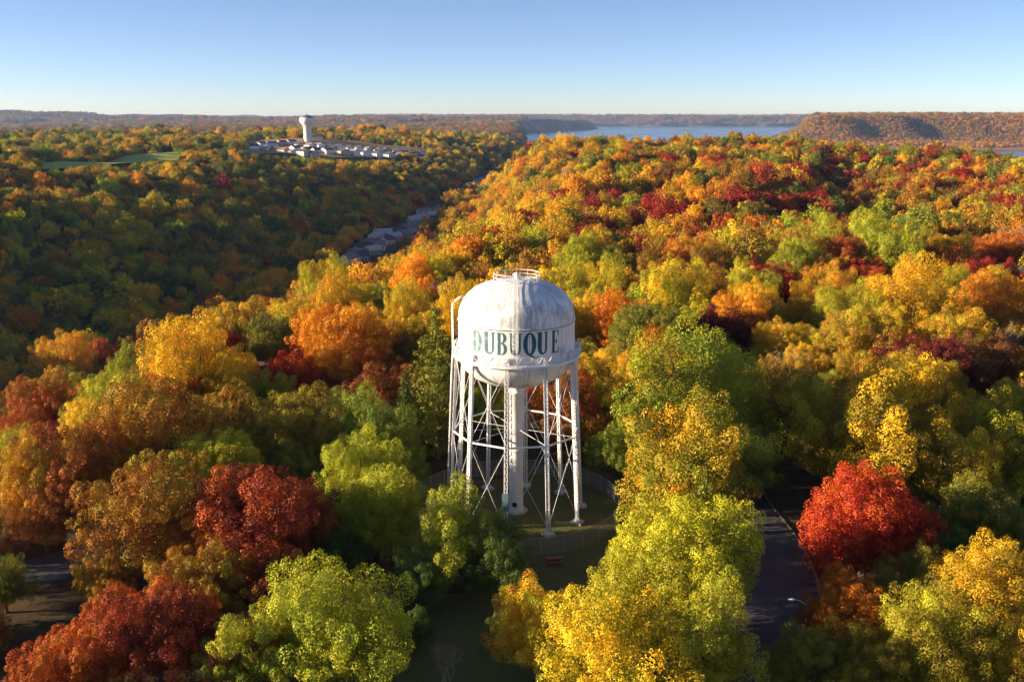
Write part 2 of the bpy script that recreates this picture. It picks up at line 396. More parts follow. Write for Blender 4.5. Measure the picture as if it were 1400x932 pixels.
g = lambda u, v: at(u, v)[:2]
ROADS = []
pr = [(g(u, v)[0] - 4.4, g(u, v)[1] + dy) for u, v, dy in ((1030, 600, 0), (1036, 640, 0), (1047, 680, 0), (1085, 730, 0), (1112, 780, 0), (1118, 825, 0), (1100, 866, 1.5))] + [(21.0, -62), (6, -84), (-20, -100)]
ROADS.append((road('park_road', pr, 8.6, 'dark asphalt park road curving past the red maple'), 8.6))
pl = [(-140, -44), (-90, -29), (-60, -20), (-47, -4), (-42, 25), (-46, 60)]
ROADS.append((road('park_road', pl, 8.0, 'shaded asphalt park road beside the russet oaks', kerb=False), 8.0))
lw = MB(); ring = [(0.0, 1), (9, 1), (17.5, 1)]
def lawn_xy(a, b):
    th = 2 * math.pi * a; r = 0.01 + b * (19.5 + 3.5 * math.sin(3 * th + 1) + 2 * math.sin(5 * th)); return (r * math.sin(th), -r * math.cos(th) - 2)
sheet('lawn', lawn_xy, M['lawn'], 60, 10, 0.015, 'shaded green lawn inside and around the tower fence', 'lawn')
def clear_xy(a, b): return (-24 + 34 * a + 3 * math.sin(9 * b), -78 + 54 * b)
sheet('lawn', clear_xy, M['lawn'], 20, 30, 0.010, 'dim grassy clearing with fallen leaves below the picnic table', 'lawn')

M['flood'] = grass_material('marsh_grass', (0.26, 0.13, 0.09), (0.30, 0.17, 0.11), (0.22, 0.13, 0.08), 0.2)
def flood_xy(a, b):
    x = 1150 + 2400 * a; e = float(np.interp(x, [1060, 1100, 1316, 1436, 1684, 3000], [4600, 3850, 3450, 3430, 3400, 3330])) + 45; return (x, e + (4760 - e) * b)
sheet('flood_plain', flood_xy, M['flood'], 60, 40, 0.35, 'reddish marshy flood plain below the bluff across the river', 'flood plain')

# ------------------------------------------------------------------ open land on the far hill
def quad_xy(c):
    c = [np.array(g(*q)) for q in c]
    return lambda a, b: tuple((c[0] * (1 - a) + c[1] * a) * (1 - b) + (c[3] * (1 - a) + c[2] * a) * b)
FIELDS = []
def field(name, corners, mat, label):
    fn = quad_xy(corners); sheet(name, fn, mat, 60, 60, 1.7, label, 'field')
    FIELDS.append(np.array([fn(0, 0), fn(1, 0), fn(1, 1), fn(0, 1)]))
field('field', [(45, 235), (250, 219), (235, 209), (60, 225)], M['green_field'], 'pale green mown field on the crest of the hill across the valley')
DEV = [(336, 213), (590, 222), (584, 205), (340, 192)]
field('field', DEV, M['tan_field'], 'dry tan grass around the rows of hilltop houses')
field('field', [(250, 192), (336, 191), (336, 185), (262, 185)], M['tan_field'], 'reddish dry field beside the hilltop houses')

def in_poly(x, y, poly):
    r = np.zeros(np.shape(x), bool); j = len(poly) - 1
    for i in range(len(poly)):
        xi, yi = poly[i]; xj, yj = poly[j]
        r ^= ((yi > y) != (yj > y)) & (x < (xj - xi) * (y - yi) / (yj - yi + 1e-12) + xi); j = i
    return r

# ------------------------------------------------------------------ tree shapes (all in units of the crown radius)
def unit(a): return a / np.maximum(np.linalg.norm(a, axis=-1, keepdims=True), 1e-9)
def leaves(c, nrm, size, r, asp=0.62):
    n = len(c); t = unit(np.cross(nrm, r.normal(size=(n, 3)))); b = np.cross(nrm, t)
    s = size[:, None]; fold = nrm * s * 0.12
    V = np.stack([c - t * s * 0.5 + 0 * fold, c + b * s * 0.5 * asp + fold, c + t * s * 0.5, c - b * s * 0.5 * asp + fold], 1)
    return V.reshape(-1, 3)
def clump_leaves(cc, ax, rad, per, lsize, r, flat=1.0, stretch=1.0, jit=0.5, bias=0.55):
    n = len(cc); k = np.repeat(np.arange(n), per); m = len(k)
    a = ax[k]; d = unit(unit(r.normal(size=(m, 3))) + bias * a)
    al = (d * a).sum(1, keepdims=True); off = d + a * al * (stretch - 1); off[:, 2] *= flat
    rr = rad[k][:, None] * (0.55 + 0.5 * np.sqrt(r.random((m, 1))))
    c = cc[k] + off * rr
    nr = unit(d * np.array([1, 1, 1.0 / max(flat, 0.4)]) + jit * r.normal(size=(m, 3)))
    return c, nr, lsize * (0.7 + 0.6 * r.random(m)), k
def thin(P, d):
    keep = []
    for i in range(len(P)):
        if not keep or np.min(((P[keep] - P[i]) ** 2).sum(1)) > d * d: keep.append(i)
    return np.array(keep)
def broad_crown(seed, style, detail=1.0, ground=0.24):
    """limbs carry lobes, lobes carry knobs, knobs carry leaves; detail < 1 gives fewer, larger leaves"""
    r = np.random.default_rng(seed)
    if style == 'oak': nl, lr, spread, hh, knob, stretch, jit, gap = 13, (0.22, 0.36), 0.76, 0.66, (0.090, 0.185), 1.0, 0.34, 1.42
    elif style == 'maple': nl, lr, spread, hh, knob, stretch, jit, gap = 12, (0.30, 0.42), 0.62, 0.80, (0.080, 0.155), 1.45, 0.40, 1.25
    else: nl, lr, spread, hh, knob, stretch, jit, gap = 12, (0.20, 0.34), 0.76, 0.84, (0.085, 0.19), 1.65, 0.40, 1.42       # ash
    per, lsize = (int((200 if style == 'maple' else 280) * detail), 0.0245 / math.sqrt(detail)) if detail >= 1 else (int(185 * detail), 0.036 / math.sqrt(detail))
    if detail < 1: knob = (knob[0] * 1.25, knob[1] * 1.3)
    ga = math.pi * (3 - math.sqrt(5)); lob = []; off = r.random() * 6
    for i in range(nl):
        zz = 1 - 1.42 * (i + 0.5) / nl; q = math.sqrt(max(0, 1 - zz * zz)); a = i * ga + off + r.normal() * 0.32
        k = spread * (0.64 + 0.60 * r.random())
        lob.append((np.array([q * math.cos(a) * k, q * math.sin(a) * k, zz * k * hh / 0.8]), r.uniform(*lr)))
    lob.append((np.array([0, 0, -0.08]), 0.42))
    pts, axs = [], []
    for i, (c, q) in enumerate(lob):
        n = int(40 * (q / knob[0]) ** 2 * 0.5); d = unit(r.normal(size=(n, 3)))
        sq = 1 + 0.20 * np.sin(4 * d[:, :1] + i) * np.sin(5 * d[:, 1:2] + 2 * i) + 0.26 * np.clip(r.normal(size=(n, 1)), -1.6, 1.3)
        p = c + d * q * sq; ok = np.ones(n, bool)
        for j, (c2, q2) in enumerate(lob):
            if j != i: ok &= ((p - c2) ** 2).sum(1) > (q2 * 0.80) ** 2
        ok &= p[:, 2] > -0.72 * hh + 0.15 * r.random(n)
        pts.append(p[ok]); axs.append(unit(d[ok] + np.array([0, 0, 0.5 if style == 'oak' else 1.0])))
    pts = np.concatenate(pts); axs = np.concatenate(axs); o = r.permutation(len(pts)); pts, axs = pts[o], axs[o]
    k = thin(pts, 0.5 * (knob[0] + knob[1]) * gap); pts, axs = pts[k], axs[k]
    hole = np.sin(5.2 * pts[:, 0] + seed) * np.sin(4.6 * pts[:, 1] + 2 * seed) * np.sin(5.0 * pts[:, 2] + 0.7 * seed)
    k = ~((hole > (0.50 if style == 'maple' else 0.33)) & (r.random(len(pts)) < 0.75)); pts, axs = pts[k], axs[k]
    rad = r.uniform(knob[0], knob[1], len(pts))
    c, nr, s, ci = clump_leaves(pts, axs, rad, np.maximum(6, per * (rad / np.mean(knob)) ** 2).astype(int), lsize, r, 1.0, stretch, jit, 0.42)
    hue = 0.74 * r.random(len(pts))[ci] + 0.26 * r.random(len(ci))
    m = max(30, len(c) // 12); d = unit(r.normal(size=(m, 3))) * (0.72 * r.random((m, 1)) ** 0.5) * np.array([1, 1, hh * 0.85])
    c = np.concatenate([c, d]); nr = np.concatenate([nr, unit(r.normal(size=(m, 3)))]); s = np.concatenate([s, np.full(m, lsize * 1.5)])
    hue = np.concatenate([hue, r.random(m) * 0.6])
    f = 0.97 / np.percentile(np.hypot(c[:, 0], c[:, 1]), 97); sc = np.array([f, f, f])
    up = np.array([0, 0, ground + 0.42 * hh - np.percentile(c[:, 2], 2) * 0.0 + 0.30])
    c = c * sc + up
    V = leaves(c, nr, s, r); L = [(p * sc + up, q) for p, q in lob]
    return V, hue, L
def trunk_mb(lobes, seed, top=0.72, r0=0.055, n=6, fine=False):
    r = random.Random(seed); mb = MB()
    mb.tube([(0, 0, -0.05), (0.01, 0, 0.10), (0.02 * r.uniform(-1, 1), 0.02 * r.uniform(-1, 1), top * 0.55), (0.03, -0.02, top), (0.02, 0.03, top + 0.45)],
            [r0 * 1.5, r0 * 1.05, r0 * 0.85, r0 * 0.55, r0 * 0.18], n)
    for c, q in lobes:
        h0 = r.uniform(0.45, 0.95) * top; e = Vector(c); a = Vector((0.01, 0, h0)); m = a.lerp(e, 0.5) + Vector((0, 0, -0.06))
        mb.tube([a, m, e, e + (e - m) * 0.35], [r0 * 0.5, r0 * 0.34, r0 * 0.18, r0 * 0.06], 5)
    return mb
def pine_crown(seed, H, levels, per, lsize, spruce=False):
    r = np.random.default_rng(seed); P, A, Q = [], [], []
    for i in range(levels):
        f = i / (levels - 1); z = 0.35 + (H - 0.45) * f + r.normal() * 0.04
        L = ((1 - f) ** 0.9 if spruce else (1 - f ** 1.7)) * 0.97 + 0.08
        if not spruce: L *= (0.78 + 0.3 * r.random()) * (0.6 + 0.4 * min(1, f / 0.18))
        nb = 8 if spruce else 7; a0 = r.random() * 6
        for b in range(nb):
            a = a0 + 2 * math.pi * b / nb + r.normal() * 0.2; Lb = L * (0.68 + 0.5 * r.random()); dz = r.normal() * 0.05
            m = max(2, int(Lb / 0.13))
            for k in range(m):
                t = (k + 0.5) / m
                up = (-0.18 * t if spruce else 0.30 * t * t) * Lb + dz
                P.append((math.cos(a) * Lb * t + r.normal() * 0.03, math.sin(a) * Lb * t + r.normal() * 0.03, z + up)); A.append((math.cos(a) * 0.5, math.sin(a) * 0.5, 0.8)); Q.append(0.125 * (0.75 + 0.5 * r.random()) * (0.75 + 0.5 * min(1, Lb)))
    P, A, Q = np.array(P), unit(np.array(A)), np.array(Q)
    c, nr, s, ci = clump_leaves(P, A, Q, per, lsize, r, 0.62, 1.25, 0.5)
    hue = 0.6 * r.random(len(P))[ci] + 0.4 * r.random(len(ci))
    return leaves(c, nr, s, r, 0.35), hue
def bare_tree(seed, leafy):
    r = random.Random(seed); mb = MB(); tips = []
    def grow(p, d, L, q, lev):
        m = p + d * L * 0.5 + Vector((r.gauss(0, .05), r.gauss(0, .05), 0)) * L; e = p + d * L
        mb.tube([p, m, e], [q, q * 0.82, q * 0.62], 5 if lev < 2 else 3, lev < 2)
        if lev >= 5: tips.append(e); return
        for k in range(3 if lev in (1, 2, 3) else 2 if lev == 0 else 2):
            nd = (d + Vector((r.gauss(0, .48), r.gauss(0, .48), r.gauss(0.22, .3)))).normalized()
            grow(e if k else m.lerp(e, 0.6), nd, L * r.uniform(0.62, 0.84), q * 0.6, lev + 1)
        if lev > 2: tips.append(e)
    for k in range(3):
        grow(Vector((0, 0, -0.05)), Vector((r.gauss(0, .22), r.gauss(0, .22), 1)).normalized(), 0.62, 0.035, 0)
    q = np.random.default_rng(seed); T = np.array([tuple(t) for t in tips]); T = T[q.random(len(T)) < leafy]
    c, nr, s, ci = clump_leaves(T, np.tile([0, 0, 1.0], (len(T), 1)), np.full(len(T), 0.06), 5, 0.05, q)
    return mb, leaves(c, nr, s, q), q.random(len(c))
def crown_mesh(name, V, hue):
    return np_mesh(name, V, np.arange(len(V)).reshape(-1, 4), [M['leaf']], attrs={'hue': hue})

SHAPES = {}
for style, seeds in (('oak', (11, 12, 13, 14)), ('maple', (21, 22, 23)), ('ash', (31, 32, 33, 34))):
    SHAPES[style] = []
    for sd in seeds:
        V, hue, L = broad_crown(sd, style, 1.0)
        SHAPES[style].append((crown_mesh('crown', V, hue), trunk_mb(L, sd).mesh('trunk', M['bark']), 0.92))
V, hue = pine_crown(41, 4.1, 19, 26, 0.08); mbp = MB().tube([(0, 0, -0.05), (0, 0, 2), (0, 0, 4.0)], [0.07, 0.045, 0.01], 7)
SHAPES['pine'] = [(crown_mesh('crown', V, hue), mbp.mesh('trunk', M['bark']), 2.3)]
V, hue = pine_crown(42, 3.4, 16, 22, 0.085, True); mbp = MB().tube([(0, 0, -0.05), (0, 0, 2), (0, 0, 3.3)], [0.07, 0.045, 0.01], 7)
SHAPES['spruce'] = [(crown_mesh('crown', V, hue), mbp.mesh('trunk', M['bark']), 1.7)]
SHAPES['bare'] = []
for sd in (51, 52):
    mb, V, hue = bare_tree(sd, 0.35); SHAPES['bare'].append((crown_mesh('crown', V, hue), mb.mesh('trunk', M['bare_bark']), 1.3))
# middle distance: fewer, larger leaf sprays
MID = {}
for style, seeds in (('oak', (61, 62, 63)), ('maple', (71, 72)), ('ash', (81, 82, 83))):
    MID[style] = []
    for sd in seeds:
        V, hue, L = broad_crown(sd, style, 0.24)
        MID[style].append((crown_mesh('crown', V, hue), trunk_mb(L[:6], sd, n=5).mesh('trunk', M['bark']), 0.92))
V, hue = pine_crown(91, 3.2, 15, 9, 0.15, True); MID['spruce'] = [(crown_mesh('crown', V, hue), mbp.mesh('trunk', M['bark']), 1.7)]

# ------------------------------------------------------------------ autumn colours
PAL = {'Y': (0.68, 0.405, 0.013), 'YO': (0.67, 0.305, 0.011), 'O': (0.61, 0.190, 0.010), 'RO': (0.44, 0.082, 0.011), 'R': (0.39, 0.026, 0.012),
       'M': (0.130, 0.018, 0.013), 'RU': (0.35, 0.124, 0.011), 'BR': (0.19, 0.098, 0.022), 'OL': (0.26, 0.205, 0.015), 'YG': (0.43, 0.40, 0.018),
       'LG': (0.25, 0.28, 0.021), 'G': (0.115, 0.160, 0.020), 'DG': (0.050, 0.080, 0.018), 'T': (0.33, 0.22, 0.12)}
WORD = {'Y': 'golden yellow', 'YO': 'amber', 'O': 'orange', 'RO': 'rust red', 'R': 'crimson', 'M': 'maroon', 'RU': 'russet brown', 'BR': 'dull brown',
        'OL': 'olive', 'YG': 'yellow green', 'LG': 'light green', 'G': 'green', 'DG': 'dark green', 'T': 'tan'}
NAME = {'oak': 'oak_tree', 'maple': 'maple_tree', 'ash': 'ash_tree', 'pine': 'pine_tree', 'spruce': 'spruce_tree', 'bare': 'bare_tree'}
def jitter(c, r, k=0.14):
    b = 1 + r.normal() * k; return tuple(float(np.clip(x * b * (1 + r.normal() * k * 0.6), 0.004, 0.8)) for x in c)
def plant(style, shape, x, y, rad, zs, c1, c2, label, group, rz):
    cm, tm, _ = shape
    t = empty(NAME[style], (x, y, hz(x, y) - 0.05 * rad), rz, (rad, rad, rad * zs))
    tag(t, label, 'tree', group)
    put('trunk', tm, t); c = put('crown', cm, t)
    c['tint'] = list(c1); c['tint_second'] = list(c2)
    return t
TREES = []      # (x, y, radius)
def hero(u, v, w, style, c1, c2, label, k=0, zs=1.0):
    sh = SHAPES[style][k % len(SHAPES[style])]; rad = 6.0
    for _ in range(4):
        x, y, d = at(u, v, sh[2] * rad * zs); rad = 0.52 * w * d / FPX / 0.98
    r = np.random.default_rng(int(u * 7 + v))
    plant(style, sh, x, y, rad, zs, jitter(PAL[c1], r, .05), jitter(PAL[c2], r, .05), label, None, r.random() * 6.28)
    TREES.append((x, y, rad))
HEROES = [
 # around the clearing and along the bottom
 (352, 892, 150, 'ash', 'LG', 'YG', 'low bushy light green tree joined to the taller lime tree by the clearing', 0),
 (468, 866, 195, 'ash', 'YG', 'LG', 'lime green tree on the edge of the dim clearing', 1),
 (735, 862, 150, 'ash', 'YO', 'YG', 'peach topped yellow tree between the clearing and the big lemon tree', 2),
 (940, 775, 195, 'maple', 'YG', 'YG', 'lemon yellow tree beside the park road opposite the red maple', 0),
 (886, 815, 160, 'ash', 'YG', 'LG', 'broad yellow green tree beyond the picnic table', 3),
 (960, 884, 190, 'ash', 'YG', 'LG', 'yellow green tree with darker skirts by the lamp post', 0),
 (842, 902, 200, 'ash', 'YG', 'Y', 'golden lime tree in front of the broad yellow green tree', 1),
 (1183, 718, 184, 'maple', 'R', 'RO', 'blazing red round maple at the bend of the park road', 1),
 (1168, 838, 130, 'maple', 'O', 'RU', 'burnt orange tree just below the blazing red maple', 2),
 (1250, 812, 120, 'ash', 'OL', 'G', 'small dark olive tree tucked behind the burnt orange tree', 2),
 (1275, 895, 165, 'ash', 'OL', 'YG', 'dusky olive tree between the burnt orange and gold topped trees', 3),
 (1175, 918, 130, 'ash', 'OL', 'OL', 'drab olive tree below the burnt orange tree', 0),
 (1090, 912, 110, 'ash', 'OL', 'G', 'dark olive bushy tree under the lamp post', 1),
 (1345, 812, 165, 'ash', 'Y', 'OL', 'gold topped tree rising over dusky olive trees', 2),
 (1385, 905, 130, 'ash', 'OL', 'Y', 'amber olive tree below the gold topped tree', 1),
 (1215, 605, 210, 'ash', 'OL', 'Y', 'wide gold olive tree behind the red maple', 0),
 (1140, 600, 150, 'ash', 'OL', 'YG', 'olive gold tree beyond the upper end of the park road', 1),
 (1310, 655, 125, 'ash', 'Y', 'YG', 'bright yellow tufted tree behind and beside the red maple', 3),
 (1375, 622, 160, 'ash', 'OL', 'YG', 'dull olive tree beyond the bright yellow tufted tree', 2),
 (1345, 722, 150, 'maple', 'G', 'OL', 'deep shaded green tree between red maple and gold topped tree', 2),
 (1255, 560, 150, 'maple', 'OL', 'Y', 'smooth rounded gold olive tree above the wide gold olive one', 0),
 (935, 642, 200, 'ash', 'LG', 'YO', 'tree with peach yellow cap and green flanks beside the fence', 2),
 (960, 552, 200, 'ash', 'YG', 'G', 'tall green tree with yellow tips beside the upper road', 3),
 (862, 610, 110, 'ash', 'LG', 'G', 'green tree touching the tower fence', 0),
 (1010, 640, 115, 'ash', 'G', 'LG', 'leaning green tree hanging over the park road', 1),
 # in front of and beside the tower
 (628, 735, 150, 'ash', 'YG', 'G', 'two toned yellow and dark green tree covering the tower fence', 0),
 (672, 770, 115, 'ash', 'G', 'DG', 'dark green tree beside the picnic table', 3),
 (515, 705, 140, 'maple', 'YG', 'LG', 'lime yellow tree between the maroon oak and the tower', 1),
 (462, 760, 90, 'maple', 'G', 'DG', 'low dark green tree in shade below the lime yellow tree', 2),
 (352, 715, 205, 'oak', 'M', 'RO', 'large maroon oak mottled with rusty leaves', 0),
 (395, 800, 130, 'oak', 'M', 'RU', 'dark purple brown oak in the shade of the maroon oak', 1),
 (195, 705, 190, 'oak', 'RU', 'OL', 'copper brown oak over the shaded road', 2),
 (265, 800, 150, 'oak', 'RU', 'OL', 'russet and olive oak below the maroon oak', 3),
 (215, 868, 170, 'oak', 'M', 'RO', 'oak mottled maroon and rust near the shaded road', 0),
 (95, 905, 150, 'oak', 'RO', 'RU', 'rusty red oak on the verge of the shaded road', 1),
 (330, 905, 120, 'oak', 'M', 'RO', 'maroon and rust oak half hidden by the low light green tree', 2),
 (60, 705, 105, 'oak', 'RU', 'M', 'dusky russet oak crowding the shaded road', 1),
 (150, 850, 120, 'oak', 'RU', 'RO', 'ruddy brown oak above the rusty red oak', 3),
 (285, 748, 115, 'oak', 'RU', 'O', 'bronze oak between the copper and maroon oaks', 0),
 (418, 715, 100, 'oak', 'M', 'M', 'crimson purple oak merging with the maroon oak', 2),
 (572, 800, 85, 'ash', 'G', 'DG', 'shadowed green tree between lime trees by the clearing', 1),
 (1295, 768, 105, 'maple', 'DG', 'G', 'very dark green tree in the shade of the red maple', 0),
 (1322, 872, 110, 'ash', 'OL', 'Y', 'mustard olive tree below the gold topped tree', 0),
 (-45, 845, 120, 'oak', 'RU', 'OL', 'added brown oak beyond the frame edge to shade the road', 2),  # oak added outside the frame so its shadow darkens the lit ground
 (-62, 745, 130, 'oak', 'OL', 'RU', 'added olive brown oak beyond the frame edge to shade the road', 0),  # second oak added off the left edge, also for its shade
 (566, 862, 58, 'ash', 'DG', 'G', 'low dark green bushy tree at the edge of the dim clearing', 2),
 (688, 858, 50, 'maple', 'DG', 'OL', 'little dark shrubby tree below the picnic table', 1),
 (5, 800, 85, 'ash', 'G', 'OL', 'dim green tree on the far side of the shaded road', 2),
 (135, 790, 85, 'oak', 'OL', 'RU', 'small olive brown oak beside the shaded road', 3),
 (300, 650, 115, 'maple', 'YG', 'YG', 'chartreuse rounded tree in front of olive oaks', 0),
 (320, 618, 110, 'oak', 'LG', 'OL', 'light green oak behind the chartreuse tree', 1),
 (415, 595, 145, 'oak', 'OL', 'OL', 'olive bronze oak behind the maroon oak', 2),
 (395, 640, 100, 'oak', 'G', 'OL', 'dark green oak between chartreuse tree and maroon oak', 3),
 (515, 600, 140, 'ash', 'LG', 'G', 'green tree before the white pine', 2),
 (495, 655, 120, 'ash', 'YG', 'LG', 'lime tinged bushy tree behind the lime yellow tree', 3),
 (555, 640, 75, 'ash', 'G', 'LG', 'green tree at the fence between pine and lime trees', 1),
 (205, 588, 190, 'oak', 'RU', 'OL', 'broad bronze russet oak above the copper brown oak', 0),
 (300, 570, 120, 'oak', 'OL', 'RU', 'olive and russet oak beside the broad bronze oak', 1),
 (95, 650, 160, 'oak', 'RU', 'M', 'dark russet purple oak over the shaded road', 2),
 (45, 560, 140, 'ash', 'YO', 'OL', 'amber tree on the valley edge of the park', 2),
 (20, 640, 115, 'maple', 'YG', 'OL', 'yellow green tree standing before the dark russet oak', 1),
 (125, 575, 90, 'oak', 'RU', 'BR', 'small brown oak below the amber tree', 3),
 (265, 512, 165, 'ash', 'Y', 'Y', 'brilliant golden ash above the broad bronze oak', 0),
 (325, 525, 80, 'ash', 'YO', 'Y', 'smaller gold tree against the brilliant golden ash', 3),
 (190, 512, 95, 'oak', 'RO', 'RU', 'brick red oak beside the brilliant golden ash', 1),
 (125, 520, 90, 'maple', 'G', 'OL', 'deep green maple between amber tree and brick red oak', 2),
 (150, 488, 110, 'maple', 'LG', 'YG', 'bright green tree cresting the valley edge', 0),
 (90, 495, 80, 'ash', 'Y', 'O', 'small gold orange tree on the valley edge', 3),
 (175, 545, 70, 'maple', 'OL', 'Y', 'small olive gold tree under the brick red oak', 1),
 (250, 462, 110, 'oak', 'RO', 'R', 'red oak along the ridge behind the brilliant golden ash', 2),
 (305, 460, 75, 'oak', 'R', 'RU', 'dark red oak behind the golden ash', 0),
 (376, 470, 78, 'maple', 'OL', 'DG', 'dark round topped olive tree beside the large orange maple', 1),
 (358, 548, 90, 'ash', 'YG', 'LG', 'isolated lime tree below the dark round topped olive tree', 0),
 (392, 425, 110, 'oak', 'R', 'RO', 'flat topped crimson oak behind the dark round topped olive tree', 3),
 (468, 488, 135, 'maple', 'O', 'YO', 'large orange gold maple', 0),
 (428, 510, 80, 'maple', 'O', 'YO', 'orange maple attached to the large orange gold maple', 2),
 (450, 445, 55, 'maple', 'RO', 'O', 'small rust orange maple above the large orange gold maple', 1),
 (520, 470, 80, 'maple', 'YO', 'OL', 'amber maple beside the large orange gold maple', 2),
 (527, 525, 85, 'ash', 'RO', 'RO', 'thin coral red tree in front of the orange maple', 1),
 (598, 515, 98, 'pine', 'OL', 'G', 'tall layered white pine standing behind the water tower', 0),
 (555, 570, 62, 'pine', 'G', 'DG', 'shorter dark pine next to the tall layered pine', 0),
 (560, 430, 90, 'ash', 'Y', 'YG', 'clear yellow tree behind the tall layered pine', 2),
 # behind the tower, right-hand woods
 (800, 490, 60, 'oak', 'DG', 'OL', 'dark green oak directly behind the tank', 0),
 (858, 452, 105, 'maple', 'O', 'O', 'vivid orange maple behind the tank', 1),
 (905, 495, 100, 'maple', 'O', 'RU', 'orange brown maple nearer than the vivid orange maple', 2),
 (812, 408, 100, 'ash', 'YG', 'Y', 'chrome yellow tree level with the tank dome', 3),
 (930, 412, 115, 'ash', 'YG', 'Y', 'lemon green tree beyond the vivid orange maple', 0),
 (832, 560, 56, 'maple', 'RU', 'RO', 'small rust tree in shade beside the tower legs', 1),
 (1058, 392, 100, 'oak', 'R', 'M', 'deep crimson oak beside the small pointed tree', 1),
 (1025, 405, 90, 'oak', 'OL', 'YG', 'olive oak in front of the deep crimson oak', 2),
 (990, 452, 90, 'oak', 'M', 'M', 'dark maroon oak below the olive oak', 3),
 (1002, 375, 30, 'spruce', 'LG', 'G', 'small pointed green conical tree', 0),
 (985, 485, 62, 'oak', 'OL', 'G', 'shaded olive green oak below the dark maroon oak', 0),
 (1070, 480, 80, 'ash', 'Y', 'OL', 'thin yellow tree with bare twigs', 3),
 (1068, 500, 75, 'bare', 'T', 'OL', 'nearly leafless grey tree among thin yellow trees', 0),
 (1062, 555, 120, 'maple', 'OL', 'BR', 'dim olive brown tree at the head of the park road', 0),
 (1130, 545, 80, 'maple', 'OL', 'LG', 'rounded olive green tree behind the olive gold tree', 1),
 (1245, 425, 130, 'ash', 'Y', 'YO', 'brilliant gold tree above the purple oak', 1),
 (1205, 462, 90, 'ash', 'Y', 'YG', 'bright yellow tree sloping down from the brilliant gold tree', 2),
 (1262, 500, 130, 'oak', 'M', 'M', 'purple maroon oak below the brilliant gold tree', 1),
 (1160, 440, 100, 'ash', 'YG', 'OL', 'yellow green tree beside the brilliant gold tree', 3),
 (1368, 420, 110, 'oak', 'YO', 'RU', 'amber oak with russet patches', 2),
 (1345, 500, 120, 'oak', 'BR', 'M', 'brown purple oak beside the purple maroon oak', 3),
 (1390, 500, 80, 'oak', 'RU', 'YO', 'tawny oak below the amber oak', 0),
 (1150, 358, 72, 'maple', 'RO', 'BR', 'pale rust tree in front of lime trees', 0),
 (1212, 345, 105, 'ash', 'YG', 'LG', 'bright lime tree on the hillside behind the pale rust tree', 1),
 (1118, 338, 80, 'ash', 'YG', 'LG', 'lime tree beside the leafless grey tree on the hillside', 2),
 (1085, 338, 55, 'bare', 'T', 'T', 'leafless grey tree on the hillside beside a lime tree', 1),
 (1262, 362, 62, 'maple', 'R', 'RO', 'scarlet maple near the bright lime tree', 1),
 (1180, 385, 75, 'oak', 'RO', 'R', 'brick crimson oak above the yellow green tree', 2),
 (1370, 345, 85, 'oak', 'RO', 'RU', 'burnt red brown oak above the amber oak', 1),
 (612, 905, 70, 'bare', 'T', 'BR', 'sparse leafless shrub tree in the dim clearing', 0),
]
for q in HEROES: hero(*q)

# ------------------------------------------------------------------ the other trees: nearest ones as things, the rest as woods
def hexjit(x0, x1, y0, y1, s, r):
    xs = np.arange(x0, x1, s); ys = np.arange(y0, y1, s * 0.87)
    X, Y = np.meshgrid(xs, ys); X = X + (np.arange(len(ys))[:, None] % 2) * s / 2
    X = X + r.uniform(-.36, .36, X.shape) * s; Y = Y + r.uniform(-.36, .36, Y.shape) * s
    return X.ravel(), Y.ravel()
def zone_mix(u, v, x, y):
    """weights of leaf colours over the hillsides, by place"""
    K = list(PAL); W = np.full((len(u), len(K)), 0.02)
    def add(cond, **kw):
        for k, q in kw.items(): W[:, K.index(k)] += cond * q
    def blob(cu, cv, su, sv): return np.exp(-((u - cu) / su) ** 2 - ((v - cv) / sv) ** 2)
    base = np.ones_like(u)
    leftw = 1 / (1 + np.exp((u - (700 - (v - 215) * 2.2)) / 25.0)) * (v < 520)      # across the valley
    add(leftw, OL=1.0, G=1.1, DG=0.6, Y=0.6, YO=0.12, BR=0.25, RU=0.08, LG=0.6, YG=0.4, M=0.05, O=0.03)
    rw = 1 - leftw
    add(rw, Y=0.32, YO=0.30, O=0.22, YG=0.14, OL=0.6, G=0.32, RU=0.55, RO=0.14, R=0.06, M=0.22, LG=0.07, BR=0.2)
    add(rw * blob(650, 330, 170, 90), Y=3.0, YO=2.0, YG=0.8, O=0.4, OL=0.6, LG=0.4)
    add(rw * blob(480, 400, 140, 50), Y=2.0, YO=1.2, YG=0.8, O=0.5, RU=0.3)
    add(rw * blob(970, 268, 130, 42), R=1.0, M=3.2, RO=0.5, RU=1.0, OL=0.5)
    add(rw * blob(820, 330, 90, 35), R=1.0, M=1.2, RO=1.0, O=0.8)
    add(rw * blob(1120, 240, 140, 35), R=0.8, M=2.0, RU=1.2, G=0.8, RO=0.4)
    add(rw * blob(1300, 260, 150, 70), RU=1.7, RO=0.7, M=0.8, OL=1.2, O=0.4, G=0.4)
    add(rw * blob(900, 215, 330, 25), G=1.0, OL=1.0, YO=0.8, Y=0.6)
    add(rw * blob(1250, 215, 200, 18), G=1.6, DG=1.0, OL=1.0)
    add(rw * blob(1150, 335, 110, 30), YG=1.2, LG=0.6, Y=0.8)
    add(blob(560, 190, 120, 25), Y=1.2, YO=1.2)
    add(blob(200, 255, 250, 25), Y=0.9, YO=0.9, O=0.4)
    for i in range(len(K)): W[:, i] *= np.exp(1.25 * und(x, y, 95 + 13 * i, 1.7 * i) + 0.6 * und(x, y, 300, 2.3 * i))
    c = np.cumsum(W, 1); c /= c[:, -1:]
    return K, c
r2 = np.random.default_rng(99)
pts = []
X, Y = hexjit(-760, 1050, -110, 1750, 8.8, r2); pts.append((X, Y, 1.0))
X, Y = hexjit(-2300, 400, 1750, 3600, 17, r2); pts.append((X, Y, 1.25))
